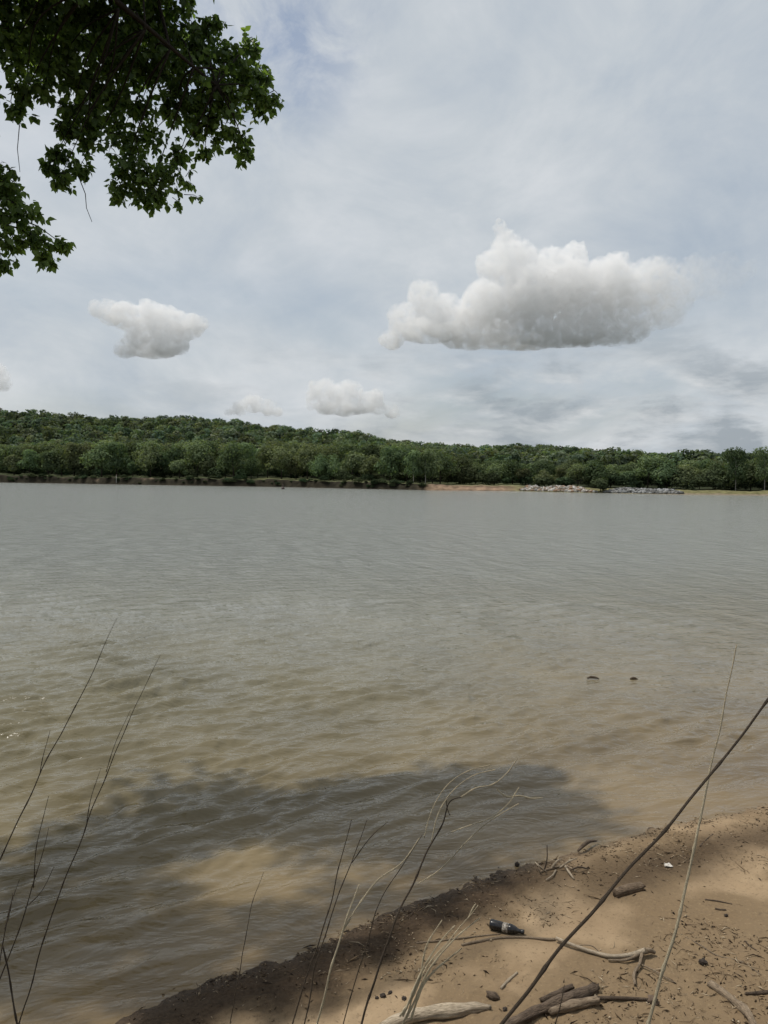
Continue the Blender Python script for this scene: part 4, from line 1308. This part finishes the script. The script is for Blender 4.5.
stem('dry_stalk', [(296, 1010, 2.6), (318, 945, 2.6), (335, 885, 2.62), (351, 819, 2.65)], [3.2 * mm, 2.9 * mm, 2.5 * mm, 1.5 * mm], 'stem_brown', 'straight brown reed, left of the pair near the middle', 'reed')
stem('dry_stalk', [(306, 1016, 2.7), (322, 945, 2.7), (345, 880, 2.72), (367, 820, 2.75)], [3.2 * mm, 2.8 * mm, 2.3 * mm, 1.4 * mm], 'stem_brown', 'brown reed with a side shoot, right of the pair near the middle', 'reed',
     [([(352, 863, 2.73), (365, 845, 2.74), (376, 832, 2.75), (388, 822, 2.76)], [1.6 * mm, 1.4 * mm, 1.1 * mm, 0.8 * mm], 'stem_brown')])
stem('dry_stalk', [(318, 1018, 2.5), (332, 965, 2.5), (346, 920, 2.52), (359, 884, 2.55)], [2.6 * mm, 2.5 * mm, 2.2 * mm, 1.8 * mm], 'stem_pale', 'pale broken reed standing in front of the brown reeds', 'reed',
     [([(342, 933, 2.52), (358, 905, 2.53), (378, 880, 2.54), (400, 864, 2.55), (420, 838, 2.56)], [1.4 * mm, 1.3 * mm, 1.2 * mm, 1.0 * mm, 0.8 * mm], 'stem_pale')])
stem('dry_stalk', [(345, 1016, 2.8), (365, 950, 2.8), (384, 895, 2.82), (395, 877, 2.83)], [2.6 * mm, 2.4 * mm, 2.0 * mm, 1.5 * mm], 'stem_dark', 'dark crooked stalk between the pale reed and the branched weed', 'stalk',
     [([(395, 877, 2.83), (407, 858, 2.83), (422, 835, 2.84)], [1.4 * mm, 1.2 * mm, 0.8 * mm], 'stem_dark')])
stem('dry_weed', [(362, 1022, 2.5), (385, 950, 2.5), (405, 898, 2.52), (425, 858, 2.54), (443, 823, 2.55), (452, 800, 2.56), (461, 797, 2.57)],
     [3.4 * mm, 3.2 * mm, 2.9 * mm, 2.6 * mm, 2.2 * mm, 1.7 * mm, 1.3 * mm], 'stem_brown', 'tall branched dead weed with curling white twigs at its top', 'weed',
     [([(450, 815, 2.55), (447, 806, 2.56), (447, 798, 2.56)], [1.4 * mm, 1.2 * mm, 0.8 * mm], 'stem_brown'),
      ([(461, 797, 2.57), (476, 787, 2.58), (492, 784, 2.59), (508, 772, 2.6), (518, 758, 2.6)], [1.3 * mm, 1.1 * mm, 1.0 * mm, 0.8 * mm, 0.6 * mm], 'stem_pale'),
      ([(431, 842, 2.54), (438, 815, 2.55), (455, 790, 2.56), (475, 775, 2.57), (495, 769, 2.58)], [1.0 * mm, 1.0 * mm, 0.9 * mm, 0.8 * mm, 0.6 * mm], 'stem_pale'),
      ([(424, 838, 2.53), (430, 815, 2.54), (448, 785, 2.55), (470, 770, 2.56), (490, 765, 2.57)], [0.5 * mm, 0.6 * mm, 0.6 * mm, 0.6 * mm, 0.5 * mm], 'stem_pale'),
      ([(418, 884, 2.52), (440, 870, 2.53), (466, 842, 2.55), (490, 820, 2.57), (519, 804, 2.6)], [1.0 * mm, 1.0 * mm, 0.9 * mm, 0.8 * mm, 0.7 * mm], 'stem_pale'),
      ([(451, 832, 2.55), (470, 825, 2.56), (492, 817, 2.57), (510, 802, 2.58), (519, 787, 2.59)], [0.8 * mm, 0.9 * mm, 0.9 * mm, 0.8 * mm, 0.5 * mm], 'stem_pale'),
      ([(497, 789, 2.59), (506, 796, 2.59), (520, 795, 2.6), (530, 798, 2.61), (543, 798, 2.62)], [1.1 * mm, 1.3 * mm, 1.2 * mm, 1.1 * mm, 0.8 * mm], 'stem_pale')])
gp = 'pale grass tuft on the sand'
tuft = [[(405, 1018, 3.1), (425, 970, 3.1), (450, 940, 3.12), (478, 905, 3.15)], [(403, 1016, 3.1), (420, 975, 3.1), (438, 945, 3.12), (455, 925, 3.14)], [(407, 1018, 3.1), (432, 965, 3.1), (455, 938, 3.12), (480, 917, 3.15)],
        [(410, 1020, 3.1), (430, 975, 3.1), (447, 960, 3.12), (462, 948, 3.12)], [(400, 1016, 3.1), (418, 985, 3.1), (427, 945, 3.12), (442, 920, 3.14)]]
stem('dry_grass', tuft[0], [2.4 * mm, 2.2 * mm, 1.7 * mm, 0.8 * mm], 'stem_pale', 'tuft of pale dead grass blades before the pale log', 'grass tuft',
     [(b, [2.2 * mm, 2.0 * mm, 1.5 * mm, 0.7 * mm], 'stem_pale') for b in tuft[1:]]
     + [([(468, 918, 3.14), (474, 907, 3.15), (476, 904, 3.15)], [1.1 * mm, 1.2 * mm, 0.8 * mm], 'stem_pale')])
stem('dry_stalk', [(498, 1030, 1.25), (560, 950, 1.27), (630, 868, 1.3), (700, 785, 1.33), (772, 695, 1.36), (830, 622, 1.4)], [4.6 * mm, 4.4 * mm, 4.0 * mm, 3.4 * mm, 2.9 * mm, 2.0 * mm], 'stem_brown', 'thick brown stalk slanting across the lower right corner', 'stalk')
stem('dry_stalk', [(652, 1006, 1.9), (672, 940, 1.9), (690, 870, 1.92), (705, 795, 1.95), (722, 715, 1.98), (737, 645, 2.0)], [3.3 * mm, 3.1 * mm, 2.6 * mm, 2.1 * mm, 1.5 * mm, 0.7 * mm], 'stem_pale', 'thin pale reed standing upright at the right, crossing behind the thick stalk', 'reed')
stem('dry_stalk', [(553, 1030, 3.2), (560, 1005, 3.2), (565, 985, 3.22)], [3.2 * mm, 2.8 * mm, 1.8 * mm], 'stem_dark', 'short dark stub standing in front of the stick pile', 'stalk')

# ------------------------------------------------------------------ render settings
scene.view_settings.view_transform = 'Standard'
scene.view_settings.look = 'None'
scene.view_settings.exposure = 0
scene.render.engine = 'CYCLES'
c = scene.cycles
c.max_bounces = 8; c.diffuse_bounces = 2; c.glossy_bounces = 3; c.transmission_bounces = 4; c.volume_bounces = 6; c.transparent_max_bounces = 8
c.use_adaptive_sampling = True; c.adaptive_threshold = 0.02
c.caustics_reflective = False; c.caustics_refractive = False
c.use_denoising = True; c.denoising_prefilter = 'ACCURATE'
c.sample_clamp_indirect = 6; c.sample_clamp_direct = 1.8
c.volume_step_rate = 1.0; c.volume_max_steps = 256
